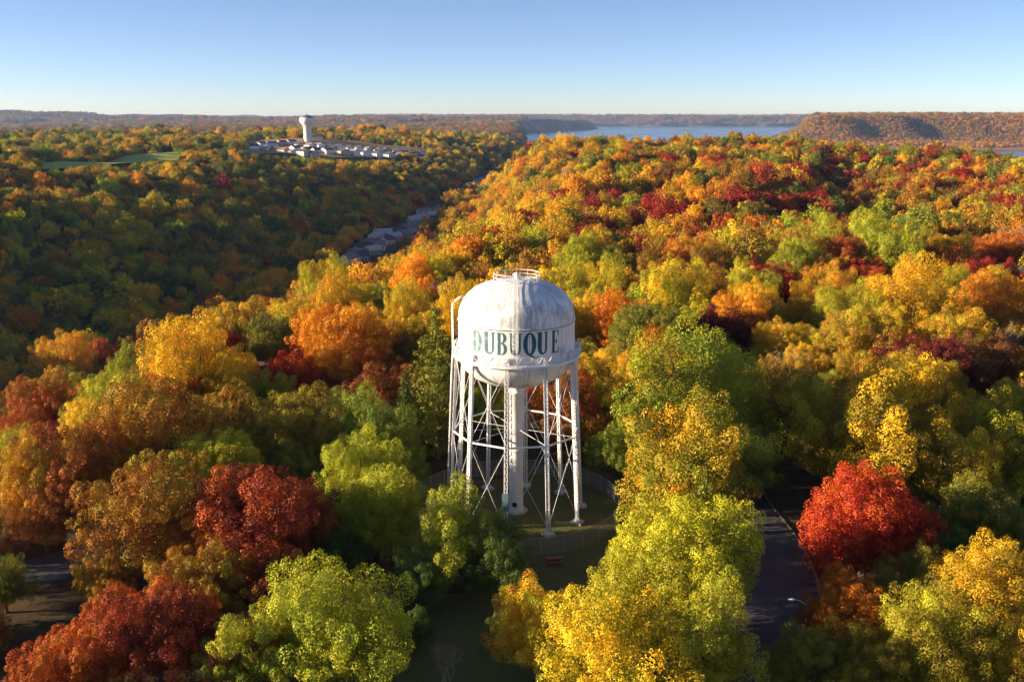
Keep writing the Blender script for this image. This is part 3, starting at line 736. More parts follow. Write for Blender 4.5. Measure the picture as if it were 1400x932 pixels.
allx = np.concatenate([p[0] for p in pts]); ally = np.concatenate([p[1] for p in pts]); sca = np.concatenate([np.full(len(p[0]), p[2]) for p in pts])
HT = np.array(TREES)
def ok_mask(x, y):
    z = hgt(x, y); k = np.abs(x) < 0.66 * (y + 126) + 75
    k &= z > -60
    k &= np.hypot(x, y) > 19.5
    k &= ~((x > -27) & (x < 12) & (y < -22) & (y > -90))              # clearing
    uu, vv, _ = project(x, y, z + 7)
    k &= ~((vv > 665) & (uu > 545) & (uu < 1150)) & ~((vv > 730) & (uu > -70) & (uu < 140)) & ~((vv > 800) & (uu > -70) & (uu < 1480))
    k &= y > -100
    for P, w in ROADS:
        for i in range(0, len(P), 2): k &= np.hypot(x - P[i, 0], y - P[i, 1]) > w / 2 + 4.0
    for f in FIELDS: k &= ~in_poly(x, y, f)
    return k
k = ok_mask(allx, ally)
for x, y, q in TREES: k &= np.hypot(allx - x, ally - y) > np.minimum(q * 0.72 + 2.6, 10.5)
VH = [(478, 356, 'white', 'grey', 60, 13), (492, 353, 'grey', 'charcoal', 15, 12), (509, 345, 'blue grey', 'pale', 50, 13), (529, 331, 'white', 'charcoal', 65, 12), (538, 326, 'grey', 'pale', 35, 12), (560, 314, 'white', 'grey', 20, 14), (590, 296, 'blue grey', 'pale', 50, 14), (487, 349, 'blue grey', 'grey', 40, 12), (497, 341, 'white', 'charcoal', 25, 13), (505, 335, 'grey', 'brown', 30, 14), (517, 338, 'white', 'grey', 10, 11), (514, 325, 'white', 'pale', 70, 13),
      (524, 321, 'white', 'pale', 5, 15), (541, 318, 'blue grey', 'charcoal', 20, 17), (553, 322, 'grey', 'grey', 15, 13), (574, 300, 'white', 'pale', 50, 15), (580, 291, 'white', 'grey', 35, 14), (566, 303, 'grey', 'pale', 30, 12),
      (649, 256, 'white', 'pale', 60, 20), (656, 249, 'white', 'grey', 25, 18), (660, 262, 'grey', 'pale', 40, 16), (672, 222, 'white', 'grey', 20, 16), (679, 214, 'white', 'pale', 50, 16), (596, 222, 'cream', 'brown', 10, 14)]
for q in VH:
    hx, hy, _ = at(q[0], q[1], 2.0); k &= np.hypot(allx - hx, ally - hy) > 15
VALLEY = np.array([(-106, 590), (-105, 700), (-92, 860), (-75, 1050), (-52, 1270), (-30, 1450)])
for i in range(60):
    t = i / 59 * (len(VALLEY) - 1); j = min(int(t), len(VALLEY) - 2); c = VALLEY[j] + (VALLEY[j + 1] - VALLEY[j]) * (t - j)
    k &= np.hypot((allx - c[0]) / 14.0, (ally - c[1]) / 22.0) > 1.0
# open glades in the country beyond
glade = und(allx, ally, 640, 2.0) + 0.6 * und(allx, ally, 250, 0.3)
k &= ~((ally > 1500) & (glade > 0.55))
rad = (5.0 * np.exp(0.30 * r2.normal(size=len(allx)))).clip(2.6, 8.6) * sca; zs = 1.0 + 0.17 * r2.normal(size=len(allx)).clip(-2, 2)
_, fv, _ = project(allx, ally, hgt(allx, ally) + 7); rad = np.where(fv > 640, np.minimum(rad, 4.2), rad)
# the slope below the hilltop houses and the mown field carries no tree tall enough to hide them
tu, tv, td = project(allx, ally, hgt(allx, ally) + 1.75 * rad * zs)
k &= ~((tu > 334) & (tu < 592) & (tv < np.interp(tu, [334, 400, 470, 592], [209, 213, 217, 220])) & (ally < 1330) & (ally > 500))
k &= ~((tu > 50) & (tu < 250) & (tv < np.interp(tu, [50, 250], [232, 217])) & (ally < np.interp(tu, [50, 250], [g(45, 235)[1], g(250, 219)[1]])) & (ally > 300))
mu, mv, _ = project(allx, ally, hgt(allx, ally) + 0.95 * rad)
GAP1 = [(455, 366), (500, 360), (548, 338), (604, 308), (600, 280), (560, 290), (505, 312), (462, 345)]
GAP2 = [(640, 268), (668, 266), (692, 218), (672, 206), (645, 242)]
for G_ in (GAP1, GAP2):
    for pu_, pv_ in ((tu, tv), (mu, mv)): k &= ~(in_poly(pu_, pv_, G_) & (ally > 120) & (ally < 1500) & (r2.random(len(k)) < np.where(ally > 560, 0.5, 1.0)))
allx, ally, sca, rad, zs = allx[k], ally[k], sca[k], rad[k], zs[k]
n = len(allx); z0 = hgt(allx, ally)
pu, pv, pd = project(allx, ally, z0 + 1.3 * rad)
K, cum = zone_mix(pu, pv, allx, ally); pick = (r2.random(n)[:, None] > cum).sum(1); pick2 = (r2.random(n)[:, None] > cum).sum(1)
near_col = {'Y': 'YO', 'YO': 'OL', 'O': 'YO', 'RO': 'RU', 'R': 'M', 'M': 'RO', 'RU': 'OL', 'BR': 'OL', 'OL': 'Y', 'YG': 'Y', 'LG': 'YG', 'G': 'OL', 'DG': 'G', 'T': 'BR'}
kindr = r2.random(n)
style_of = []
for i in range(n):
    c = K[pick[i]]
    if c in ('DG',) and kindr[i] < 0.18: style_of.append('spruce')
    elif c in ('RU', 'M', 'BR', 'OL', 'RO'): style_of.append('oak' if kindr[i] < 0.75 else 'ash')
    elif c in ('Y', 'YG', 'LG'): style_of.append('ash' if kindr[i] < 0.6 else 'maple')
    else: style_of.append(('oak', 'maple', 'ash')[int(kindr[i] * 3)])
rad = np.where(np.array(style_of) == 'spruce', rad * 0.62, rad)
in_view = (pu > -20) & (pu < 1420) & (pv < 960) & (pv > 150)
size = np.where(in_view, rad / pd, 0); order = np.argsort(-size); N_SINGLE = 300 - len(HEROES)
single = set(order[:N_SINGLE].tolist())
SHORT = []
for q, (hx, hy, hr) in zip(HEROES, TREES):
    w = q[6].split()
    for j, word in enumerate(w):
        if j >= 2 and word in ('with', 'on', 'behind', 'in', 'above', 'below', 'beside', 'before', 'beyond', 'between', 'at', 'by', 'joined', 'just', 'tucked', 'rising', 'over', 'touching', 'leaning', 'hanging', 'covering', 'along', 'level', 'directly', 'nearer', 'standing', 'among', 'half', 'opposite', 'under', 'near', 'next', 'against', 'cresting', 'attached', 'sloping', 'mottled', 'and'): break
    else: j = len(w)
    SHORT.append((' '.join(w[:j]), hx, hy, hr))
def beside_words(x, y, rad):
    d = [math.hypot(x - a[1], y - a[2]) - a[3] - rad for a in SHORT]; j = int(np.argmin(d))
    if d[j] > 9.0: return None
    dx, dy = x - SHORT[j][1], y - SHORT[j][2]
    rel = 'beside' if abs(dx) > 1.3 * abs(dy) else ('behind' if dy > 0 else 'before')
    return f'{rel} the {SHORT[j][0]}'
def place_words(x, y):
    if y < 30 and x > 0: return 'standing in the park woods beside the road'
    if y < 30: return 'standing in the park woods near the shaded oaks'
    if x < -30: return 'on the ridge edge above the dark valley'
    if x < 60: return 'in the woods behind the water tower'
    return 'in the woods beyond the brilliant gold tree'
cr = np.zeros((n, 3)); cr2 = np.zeros((n, 3))
for i in range(n):
    a = K[pick[i]]; b = near_col[a] if r2.random() < 0.7 or style_of[i] == 'spruce' else K[pick2[i]]
    cr[i] = jitter(PAL[a], r2, 0.16); cr2[i] = jitter(PAL[b], r2, 0.14)
for i in sorted(single):
    st = style_of[i]; L = SHAPES if pd[i] < 330 else MID
    sh = L[st][int(r2.integers(len(L[st])))]; w = beside_words(allx[i], ally[i], rad[i]) or place_words(allx[i], ally[i])
    if r2.random() < 0.045 and pd[i] > 170:
        st = 'bare'; sh = SHAPES['bare'][int(r2.integers(2))]; cr[i] = PAL['T']; cr2[i] = PAL['BR']; pick[i] = K.index('T')
    kind = {'bare': 'nearly leafless tree', 'oak': 'clumpy oak', 'maple': 'rounded maple', 'ash': 'tufted ash', 'spruce': 'pointed spruce'}[st]
    big = 'small ' if rad[i] < 4.4 else 'broad ' if rad[i] > 6.6 else ''
    lab = f'{big}{WORD[K[pick[i]]]} {kind} {w}'
    plant(st, sh, float(allx[i]), float(ally[i]), float(rad[i]), float(zs[i]), cr[i], cr2[i], lab, lab, r2.random() * 6.28)

# the mass of the woods: one object per hillside, its trees scattered by a node group
PROTO = []
for st in ('oak', 'maple', 'ash', 'spruce'):
    for sh in MID[st]:
        o = bpy.data.objects.new('tree_shape_' + st, sh[0]); PROTO.append((st, o))
def scatter_group():
    gn = bpy.data.node_groups.new('scatter_trees', 'GeometryNodeTree')
    gn.interface.new_socket('Geometry', in_out='INPUT', socket_type='NodeSocketGeometry')
    gn.interface.new_socket('Geometry', in_out='OUTPUT', socket_type='NodeSocketGeometry')
    gi = gn.nodes.new('NodeGroupInput'); go = gn.nodes.new('NodeGroupOutput'); prev = None
    join = gn.nodes.new('GeometryNodeJoinGeometry')
    def attr(nm, typ):
        a = gn.nodes.new('GeometryNodeInputNamedAttribute'); a.data_type = typ; a.inputs['Name'].default_value = nm; return a.outputs[0]
    for k, (st, o) in enumerate(PROTO):
        oi = gn.nodes.new('GeometryNodeObjectInfo'); oi.inputs['Object'].default_value = o; oi.inputs['As Instance'].default_value = False
        g2 = gn.nodes.new('GeometryNodeGeometryToInstance'); gn.links.new(oi.outputs['Geometry'], g2.inputs[0])
        cmp_ = gn.nodes.new('FunctionNodeCompare'); cmp_.data_type = 'INT'; cmp_.operation = 'EQUAL'
        gn.links.new(attr('shape', 'INT'), cmp_.inputs[2]); cmp_.inputs[3].default_value = k
        ip = gn.nodes.new('GeometryNodeInstanceOnPoints')
        gn.links.new(gi.outputs[0], ip.inputs['Points']); gn.links.new(cmp_.outputs[0], ip.inputs['Selection'])
        gn.links.new(g2.outputs[0], ip.inputs['Instance'])
        gn.links.new(attr('turn', 'FLOAT_VECTOR'), ip.inputs['Rotation']); gn.links.new(attr('size', 'FLOAT_VECTOR'), ip.inputs['Scale'])
        gn.links.new(ip.outputs[0], join.inputs[0])
    gn.links.new(join.outputs[0], go.inputs[0]); return gn
GN = scatter_group()
def woods(name, label, x, y, z, rad, zs, shape, c1, c2):
    n = len(x); me = bpy.data.meshes.new(name); me.vertices.add(n)
    me.vertices.foreach_set('co', np.stack([x, y, z], 1).astype(np.float32).ravel())
    def at_(nm, typ, key, data):
        a = me.attributes.new(nm, typ, 'POINT'); a.data.foreach_set(key, np.ascontiguousarray(data).ravel())
    at_('shape', 'INT', 'value', shape.astype(np.int32))
    tr = np.zeros((n, 3), np.float32); tr[:, 2] = r2.random(n) * 6.28
    at_('turn', 'FLOAT_VECTOR', 'vector', tr)
    at_('size', 'FLOAT_VECTOR', 'vector', np.stack([rad, rad, rad * zs], 1).astype(np.float32))
    one = np.ones((n, 1))
    at_('tint', 'FLOAT_COLOR', 'color', np.concatenate([c1, one], 1).astype(np.float32))
    at_('tint_second', 'FLOAT_COLOR', 'color', np.concatenate([c2, one], 1).astype(np.float32))
    o = put(name, me); md = o.modifiers.new('scatter', 'NODES'); md.node_group = GN
    return tag(o, label, 'woods', kind='stuff')
first = {}
for k, (st, o) in enumerate(PROTO): first.setdefault(st, []).append(k)
shape_of = np.array([random.choice(first[s]) for s in style_of])
rest = np.array([i not in single for i in range(n)])
xa_ = np.interp(ally, [-600, -200, 0, 200, 400, 660, 860, 1270, 1700, 2500], [-300, -260, -230, -190, -152, -114, -92, -52, 0, 60])
for nm, lab, sel in (('forest', 'autumn woods covering the ridge from the tower to the river bluff', (allx > xa_) & (ally < 1750)),
                     ('forest', 'woods on the half shaded hillside across the valley', (allx <= xa_) & (ally < 1750)),
                     ('forest', 'patchy woods on rolling country behind the hilltop houses', ally >= 1750)):
    s = rest & sel
    woods(nm, lab, allx[s], ally[s], z0[s] - 0.06 * rad[s], rad[s], zs[s], shape_of[s], cr[s], cr2[s])
def far_woods(label, x, y, size, weights, minz=-61, dens=None):
    z = hgt(x, y); k = z > minz
    if dens is not None: k &= dens
    x, y, z = x[k], y[k], z[k]; n = len(x); ks = list(weights); p = np.array([weights[q] for q in ks], float); p /= p.sum()
    ch = r2.choice(len(ks), n, p=p); base = np.array([PAL[q] for q in ks])
    c1 = base[ch] * (1 + 0.2 * r2.normal(size=(n, 1))).clip(0.5, 1.6); c2 = base[r2.choice(len(ks), n, p=p)]
    rd = size * (0.75 + 0.5 * r2.random(n)); sh = np.array(first['oak'] + first['maple'] + first['ash'])[r2.integers(0, 8, n)]
    woods('forest', label, x, y, z - 0.12 * rd, rd, np.full(n, 0.85), sh, c1, c2)
X, Y = hexjit(1250, 4300, 4450, 6300, 15, r2)
far_woods('brown and gold woods clothing the bluff across the river', X, Y, 8.0, {'BR': 3.2, 'RU': 2.4, 'YO': 1.3, 'OL': 2.4, 'O': .7, 'G': 1.0, 'M': .7}, -61.5)
X, Y = hexjit(1130, 3400, 2980, 4750, 24, r2); zz = hgt(X, Y); gl = und(X, Y, 420, 0.9)
far_woods('scattered bushes and trees on the flood plain below the bluff', X, Y, 7.0, {'YO': 2, 'RU': 2, 'BR': 2, 'T': 1}, -70, (zz > -64) & (zz < -58) & ((gl > 0.0) & (Y > 3750)))
X, Y = hexjit(-5800, 120, 3600, 9800, 42, r2); gl = und(X, Y, 900, 0.4) + 0.7 * und(X, Y, 330, 1.3)
far_woods('hazy distant woods and fields toward the horizon', X, Y, 20.0, {'BR': 3, 'OL': 2, 'RU': 2, 'G': 1.2, 'YO': .7}, -61, (gl < 0.5) & (np.abs(X) < 0.62 * (Y + 126)))
X, Y = hexjit(1250, 3600, 6300, 12500, 42, r2)
far_woods('hazy woods on the back of the bluff along the upper river', X, Y, 19.0, {'BR': 3, 'RU': 2, 'OL': 2, 'YO': .7}, -61.5)
X, Y = hexjit(-2200, 6200, 13200, 14600, 62, r2)
far_woods('faint wooded hills closing the far end of the river', X, Y, 30.0, {'BR': 3, 'OL': 2, 'RU': 2}, -60)

# ------------------------------------------------------------------ the water tower
RT = 7.7; Z_SEAM, Z_CAT, Z_TOP, Z_BOT = 27.2, 22.7, 32.5, 18.1
tower = tag(empty('water_tower'), 'white elevated water tower on ten lattice legs lettered DUBUQUE', 'water tower')
def ell(a, b, t): return (a * math.cos(t), b * math.sin(t))
# roof: ten curved plates over a slightly smaller shell, joints left open
dome = [(RT * math.cos(t) ** (2 / 2.32), (Z_TOP - Z_SEAM) * math.sin(t) ** (2 / 2.32)) for t in np.linspace(0.0, math.pi / 2 - 0.004, 26)]
roof = MB().lathe([(r * 0.9975, Z_SEAM + z - 0.012) for r, z in dome], 64).build('roof_shell', M['seam'], tower, True)
NP = 20
for i in range(NP):
    a0 = 2 * math.pi * i / NP + 0.05; da = 2 * math.pi / NP
    MB().lathe([(r, Z_SEAM + z) for r, z in dome], 5, a0 + 0.0016, a0 + da - 0.0016).build('roof_plate', M['dome'], roof, True)
MB().lathe([(RT + 0.004, Z_SEAM - 0.03), (RT + 0.11, Z_SEAM - 0.03), (RT + 0.11, Z_SEAM + 0.05), (RT + 0.0, Z_SEAM + 0.06)], 72).build('roof_lip', M['dome'], tower, True)
shell = MB().lathe([(RT - 0.012, Z_CAT - 0.3), (RT - 0.012, Z_SEAM)], 72).build('tank_shell', M['seam'], tower, True)
for i in range(10):
    a0 = R(-9 - 15) + 2 * math.pi * i / 10; da = 2 * math.pi / 10
    MB().lathe([(RT, Z_CAT - 0.25), (RT, Z_SEAM - 0.16)], 9, a0 + 0.0030, a0 + da - 0.0030).build('shell_plate', M['tank'], shell, True)
bowl = [(RT * math.cos(t), Z_CAT - 0.27 - (Z_CAT - 0.27 - Z_BOT) * math.sin(t)) for t in np.linspace(0.0, math.pi / 2 - 0.10, 16)]
bsh = MB().lathe([(r * 0.997, z + 0.012) for r, z in bowl], 64).build('bowl_shell', M['seam'], tower, True)
for i in range(NP):
    a0 = 2 * math.pi * i / NP - 0.11; da = 2 * math.pi / NP
    MB().lathe(bowl, 5, a0 + 0.0032, a0 + da - 0.0032).build('bowl_plate', M['tank'], bsh, True)
riser = MB().lathe([(1.0, 0.25), (0.96, 0.4), (0.96, 17.0), (1.02, 17.02), (1.02, 17.25), (0.98, 17.27), (1.02, 17.8), (1.3, 18.3)], 32).build('riser_pipe', M['tank'], tower, True)
MB().lathe([(0.97, 8.9), (1.02, 8.9), (1.02, 9.15), (0.97, 9.15)], 32).build('flange', M['steel'], riser, True)
hm = MB(); a = R(-14)
hm.tube([(0.93 * math.sin(a), -0.93 * math.cos(a), 1.35), (1.10 * math.sin(a), -1.10 * math.cos(a), 1.35)], 0.46, 20); hm.build('hatch_rim', M['steel'], riser)
MB().tube([(1.08 * math.sin(a), -1.08 * math.cos(a), 1.35), (1.13 * math.sin(a), -1.13 * math.cos(a), 1.35)], 0.36, 20).build('hatch', M['dark'], riser)
MB().lathe([(0.0, 0.26), (1.55, 0.26), (1.62, 0.2), (1.62, -0.2)], 8).build('riser_footing', M['concrete'], tower)
# legs: two channels laced together, numbered round from the one beside the letters
R_TOP, R_BOT, Z_LEG = 8.02, 9.15, Z_CAT + 0.15
PHI = [R(-9 + 36 * i) for i in range(10)]
def rad_at(z): return R_BOT + (R_TOP - R_BOT) * z / Z_LEG
def legp(i, z, dr=0.0, dt=0.0):
    p = PHI[i]; q = rad_at(z) + dr
    return Vector((q * math.sin(p) + dt * math.cos(p), -q * math.cos(p) + dt * math.sin(p), z))
for i in range(10):
    lm = MB(); rv = (math.sin(PHI[i]), -math.cos(PHI[i]), 0)
    for dt in (-0.235, 0.235):
        lm.bar(legp(i, 0.35, 0, dt), legp(i, Z_LEG, 0, dt), 0.035, 0.36, rv)
        for dr in (-0.165, 0.165):
            lm.bar(legp(i, 0.35, dr, dt * 0.83), legp(i, Z_LEG, dr, dt * 0.83), 0.085, 0.03, rv)
    leg = lm.build('leg', M['steel'], tower)
    lc = MB(); n = 46; zs_ = np.linspace(0.6, Z_LEG - 0.3, n)
    for k in range(n - 1):
        s = 1 if k % 2 else -1
        for dr in (-0.19, 0.19):
            lc.bar(legp(i, zs_[k], dr, -0.2 * s), legp(i, zs_[k + 1], dr, 0.2 * s), 0.075, 0.016, rv)
    lc.build('lacing', M['steel'], leg)
    bp = MB(); mrot = Matrix.Rotation(PHI[i], 3, 'Z')
    bp.box(legp(i, 0.335), (0.95, 0.85, 0.05), mrot)
    for dt in (-0.36, 0.36): bp.box(legp(i, 0.56, 0, dt), (0.03, 0.5, 0.4), mrot)
    bp.build('base_plate', M['steel'], leg)
    MB().box(legp(i, 0.06), (1.5, 1.5, 0.5), mrot).build('footing', M['concrete'], leg)
    MB().box(legp(i, Z_LEG + 0.35, -0.05), (0.62, 0.42, 0.9), mrot).build('cap_bracket', M['steel'], leg)
ZM = 12.0
for i in range(10):
    j = (i + 1) % 10
    MB().tube([legp(i, ZM), legp(j, ZM)], 0.13, 8).build('strut', M['steel'], tower)
    for za, zb in ((0.9, ZM - 0.2), (ZM + 0.2, Z_LEG - 0.4)):
        MB().tube([legp(i, za, -0.06), legp(j, zb, -0.06)], 0.030, 5).build('tie_rod', M['steel'], tower)
        MB().tube([legp(i, zb, 0.06), legp(j, za, 0.06)], 0.030, 5).build('tie_rod', M['steel'], tower)
    MB().tube([legp(i, ZM), (0.9 * math.sin(PHI[i]), -0.9 * math.cos(PHI[i]), ZM)], 0.028, 5).build('spider_rod', M['steel'], tower)
# balcony
bal = MB().lathe([(RT + 0.01, Z_CAT), (8.55, Z_CAT), (8.55, Z_CAT - 0.28), (8.47, Z_CAT - 0.28), (8.47, Z_CAT - 0.08), (RT + 0.01, Z_CAT - 0.08)], 80).build('balcony', M['steel'], tower)
def circ(r, z, k, n): return Vector((r * math.sin(2 * math.pi * k / n), -r * math.cos(2 * math.pi * k / n), z))
for z, q in ((Z_CAT + 1.12, 0.035), (Z_CAT + 0.16, 0.03)):
    MB().tube([circ(8.5, z, k, 80) for k in range(81)], q, 6, False).build('rail', M['steel'], bal)
for k in range(40): MB().tube([circ(8.5, Z_CAT, k, 40), circ(8.5, Z_CAT + 1.12, k, 40)], 0.028, 5).build('railing_post', M['steel'], bal)
lt = MB()
for k in range(40):
    lt.bar(circ(8.5, Z_CAT + 0.16, k, 40), circ(8.5, Z_CAT + 1.1, k + 0.5, 40), 0.085, 0.03); lt.bar(circ(8.5, Z_CAT + 1.1, k + 0.5, 40), circ(8.5, Z_CAT + 0.16, k + 1, 40), 0.085, 0.03)
lt.build('railing_lattice', M['steel'], bal)
# roof ladder, from the balcony over the dome to the vent
lad = MB(); prof = [(RT + 0.28, Z_CAT + 0.1), (RT + 0.28, Z_SEAM)] + [(r * 1.0 + 0.28 * math.cos(t), Z_SEAM + z + 0.28 * math.sin(t)) for t, (r, z) in zip(np.linspace(0.0, math.pi / 2 - 0.004, 26), dome) if r > 0.9]
AL = R(-1.5)
def lp(r, z, dt): return (r * math.sin(AL) + dt * math.cos(AL), -r * math.cos(AL) + dt * math.sin(AL), z)
ladder = MB().tube([lp(*p, -0.25) for p in prof], 0.035, 5).tube([lp(*p, 0.25) for p in prof], 0.035, 5).build('ladder', M['steel'], tower)
acc = 0.0; rg = MB(); seg = list(zip(prof[:-1], prof[1:]))
for (r0, z0_), (r1, z1_) in seg:
    L = math.hypot(r1 - r0, z1_ - z0_); t = (0.33 - acc % 0.33)
    while t < L:
        f = t / L; p = (r0 + (r1 - r0) * f, z0_ + (z1_ - z0_) * f); rg.tube([lp(*p, -0.25), lp(*p, 0.25)], 0.018, 4); t += 0.33
    acc += L
rg.build('rungs', M['steel'], ladder)
cg = MB()
for z in np.arange(Z_CAT + 2.3, Z_SEAM + 0.4, 0.62):
    cg.tube([lp(RT + 0.28 + 0.62 * math.sin(a), z, 0.38 * math.cos(a)) for a in np.linspace(0, math.pi, 9)], 0.022, 4)
for a in np.linspace(0.25, math.pi - 0.25, 5): cg.tube([lp(RT + 0.28 + 0.62 * math.sin(a), z, 0.38 * math.cos(a)) for z in (Z_CAT + 2.3, Z_SEAM + 0.3)], 0.018, 4)
cg.build('ladder_cage', M['steel'], ladder)
# overflow pipe down one side
AO = R(-88)
def op(r, z): return (r * math.sin(AO), -r * math.cos(AO), z)
MB().tube([op(7.0, 29.95), op(7.35, 30.1), op(8.15, 29.55), op(8.42, 29.2), op(8.45, 28.6), op(8.45, 22.9), op(8.6, 21.0), op(9.5, 1.0)], 0.13, 10).build('overflow_pipe', M['steel'], tower, True)
# guard rail and vent on the crown of the roof
rr_, zr = 3.0, Z_SEAM + (Z_TOP - Z_SEAM) * (1 - (3.0 / RT) ** 2.32) ** (1 / 2.32)
grl = MB().tube([circ(rr_, zr + 1.0, k, 40) for k in range(41)], 0.04, 6, False).build('roof_railing', M['steel'], tower)
MB().tube([circ(rr_, zr + 0.5, k, 40) for k in range(41)], 0.03, 6, False).build('mid_rail', M['steel'], grl)
MB().tube([circ(rr_, zr + 0.08, k, 40) for k in range(41)], 0.04, 6, False).build('toe_rail', M['steel'], grl)
for k in range(12): MB().tube([circ(rr_, zr - 0.1, k, 12), circ(rr_, zr + 1.0, k, 12)], 0.035, 5).build('railing_post', M['steel'], grl)
MB().lathe([(0.30, Z_TOP - 0.1), (0.30, Z_TOP + 0.45), (0.52, Z_TOP + 0.45), (0.50, Z_TOP + 0.55), (0.25, Z_TOP + 0.75), (0.0, Z_TOP + 0.8)], 16).build('vent', M['steel'], tower)
MB().box((1.5, -1.2, zr + 0.55), (0.75, 0.75, 0.4)).build('roof_hatch', M['steel'], tower)
cb = MB(); p = legp(0, 5.0, 0.34); cb.box(p, (0.85, 0.3, 2.3), Matrix.Rotation(PHI[0], 3, 'Z')); cb.build('cabinet', M['cabinet'], tower)['label'] = 'blue grey equipment cabinet on a tower leg'
# lettering
def arc(cx, cy, rx, ry, a0, a1, n=14): return [(cx + rx * math.cos(R(a0 + (a1 - a0) * k / n)), cy + ry * math.sin(R(a0 + (a1 - a0) * k / n))) for k in range(n + 1)]
GLYPH = {
 'U': [[(0, 1), (0, .955), (.05, .955)] + arc(.31, .28, .26, .29, 180, 360) + [(.57, .955), (.64, .955), (.64, 1), (.40, 1), (.40, .955), (.455, .955)] + arc(.36, .28, .095, .21, 360, 180) + [(.265, .955), (.32, .955), (.32, 1)]],
 'D': [[(0, 0), (.28, 0)] + arc(.28, .5, .36, .5, -90, 90) + [(0, 1), (0, .955), (.06, .955), (.06, .045), (0, .045)], [(.275, .06)] + arc(.285, .5, .13, .44, -90, 90) + [(.275, .94)]],
 'B': [[(0, 0), (.33, 0)] + arc(.33, .275, .30, .275, -90, 72) + arc(.32, .765, .27, .235, -66, 90) + [(0, 1), (0, .955), (.06, .955), (.06, .045), (0, .045)],
       [(.25, .05)] + arc(.30, .275, .14, .225, -90, 90) + [(.25, .5)], [(.25, .56)] + arc(.29, .755, .12, .195, -90, 90) + [(.25, .95)]],
 'Q': [arc(.32, .5, .32, .515, 0, 350, 30), arc(.32, .5, .105, .445, 0, 350, 30)],
 'E': [[(0, 0), (.58, 0), (.62, .27), (.575, .27), (.50, .05), (.26, .05), (.26, .48), (.36, .48), (.41, .38), (.44, .38), (.44, .64), (.41, .64), (.36, .54), (.26, .54), (.26, .95), (.47, .95), (.54, .75), (.585, .75), (.56, 1), (0, 1), (0, .955), (.06, .955), (.06, .045), (0, .045)]],
 'tail': [[(.24, .06), (.34, .09), (.46, -.02), (.60, -.09), (.72, -.08), (.76, -.03), (.78, -.07), (.70, -.16), (.56, -.17), (.40, -.09)]]}
def glyph(ch, a0, a1, z0, z1, off, mat, parent, name='letter'):
    cu = bpy.data.curves.new('g', 'CURVE'); cu.dimensions = '2D'; cu.fill_mode = 'BOTH'
    for lp_ in GLYPH[ch]:
        sp = cu.splines.new('POLY'); sp.points.add(len(lp_) - 1); sp.use_cyclic_u = True
        for q, (x, y) in zip(sp.points, lp_): q.co = (x, y, 0, 1)
    o = bpy.data.objects.new('g', cu); C.objects.link(o); dg = bpy.context.evaluated_depsgraph_get(); dg.update()
    me = bpy.data.meshes.new_from_object(o.evaluated_get(dg)); bpy.data.objects.remove(o); bpy.data.curves.remove(cu)
    bm = bmesh.new(); bm.from_mesh(me)
    for x in np.arange(0.05, 0.8, 0.07):
        bmesh.ops.bisect_plane(bm, geom=bm.verts[:] + bm.edges[:] + bm.faces[:], plane_co=(x, 0, 0), plane_no=(1, 0, 0))
    for v in bm.verts:
        a = a0 + (a1 - a0) * v.co.x / 0.64; z = z0 + (z1 - z0) * v.co.y; v.co = ((RT + off) * math.sin(a), -(RT + off) * math.cos(a), z)
    bmesh.ops.recalc_face_normals(bm, faces=bm.faces[:])
    bm.to_mesh(me); bm.free(); me.name = name; me.materials.clear(); me.materials.append(mat)
    return put(name, me, parent)
LET = [('D', -47.2, -35.0, 0.30), ('U', -32.8, -20.8, 0.24), ('B', -19.0, -9.4, 0.18), ('U', -6.8, 4.8, 0.10), ('Q', 6.2, 18.2, 0.05), ('U', 19.4, 30.6, 0.03), ('E', 35.0, 44.2, 0.05)]  # last value: weathering plus painted sun glare, strongest toward the sun
for i, (ch, a0, a1, fade_glare) in enumerate(LET):
    m = paint_letter('letter_paint', fade_glare)
    a0, a1 = a0 - 0.35, a1 + 0.35
    lo = glyph(ch, R(a0), R(a1), 23.98, 26.86, 0.012, m, tower)
    if ch == 'Q': glyph('tail', R(a0), R(a1), 23.98, 26.86, 0.016, m, lo, 'letter_tail')

# ------------------------------------------------------------------ chain-link fence round the tower
RF, HF, NPOST = 14.3, 2.3, 30
fence = tag(empty('chain_link_fence', (0, 0, 0)), 'round chain link fence enclosing the foot of the water tower', 'fence')
def fp(k, z, n=NPOST): a = 2 * math.pi * k / n; return Vector((RF * math.sin(a), -RF * math.cos(a), z))
post = MB().tube([(0, 0, -0.1), (0, 0, HF + 0.06)], 0.045, 7).lathe([(0.06, HF + 0.05), (0.05, HF + 0.11), (0.0, HF + 0.13)], 7).mesh('post', M['galv'])
for k in range(NPOST): put('post', post, fence, fp(k, 0))
MB().tube([fp(k, HF, 120) for k in range(121)], 0.028, 5, False).build('top_rail', M['galv'], fence)
MB().bar(fp(4.95, 0.2), fp(4.2, HF - 0.2), 0.04, 0.04).build('brace', M['galv'], fence)
wr = MB(); nw = 1150; W = 0.007
for k in range(nw):
    for s in (-1, 1):
        p = [fp(k + s * q * (HF / (2 * math.pi * RF / nw)) , 0.05 + (HF - 0.05) * q, nw) for q in (0.0, 0.5, 1.0)]
        a = 2 * math.pi * k / nw; t = Vector((math.cos(a), math.sin(a), 0)) * W
        wr.add([p[0] - t, p[0] + t, p[1] + t, p[1] - t, p[2] + t, p[2] - t], [(0, 1, 2, 3), (3, 2, 4, 5)])
wr.build('chain_link_mesh', M['wire'], fence)['kind'] = 'stuff'

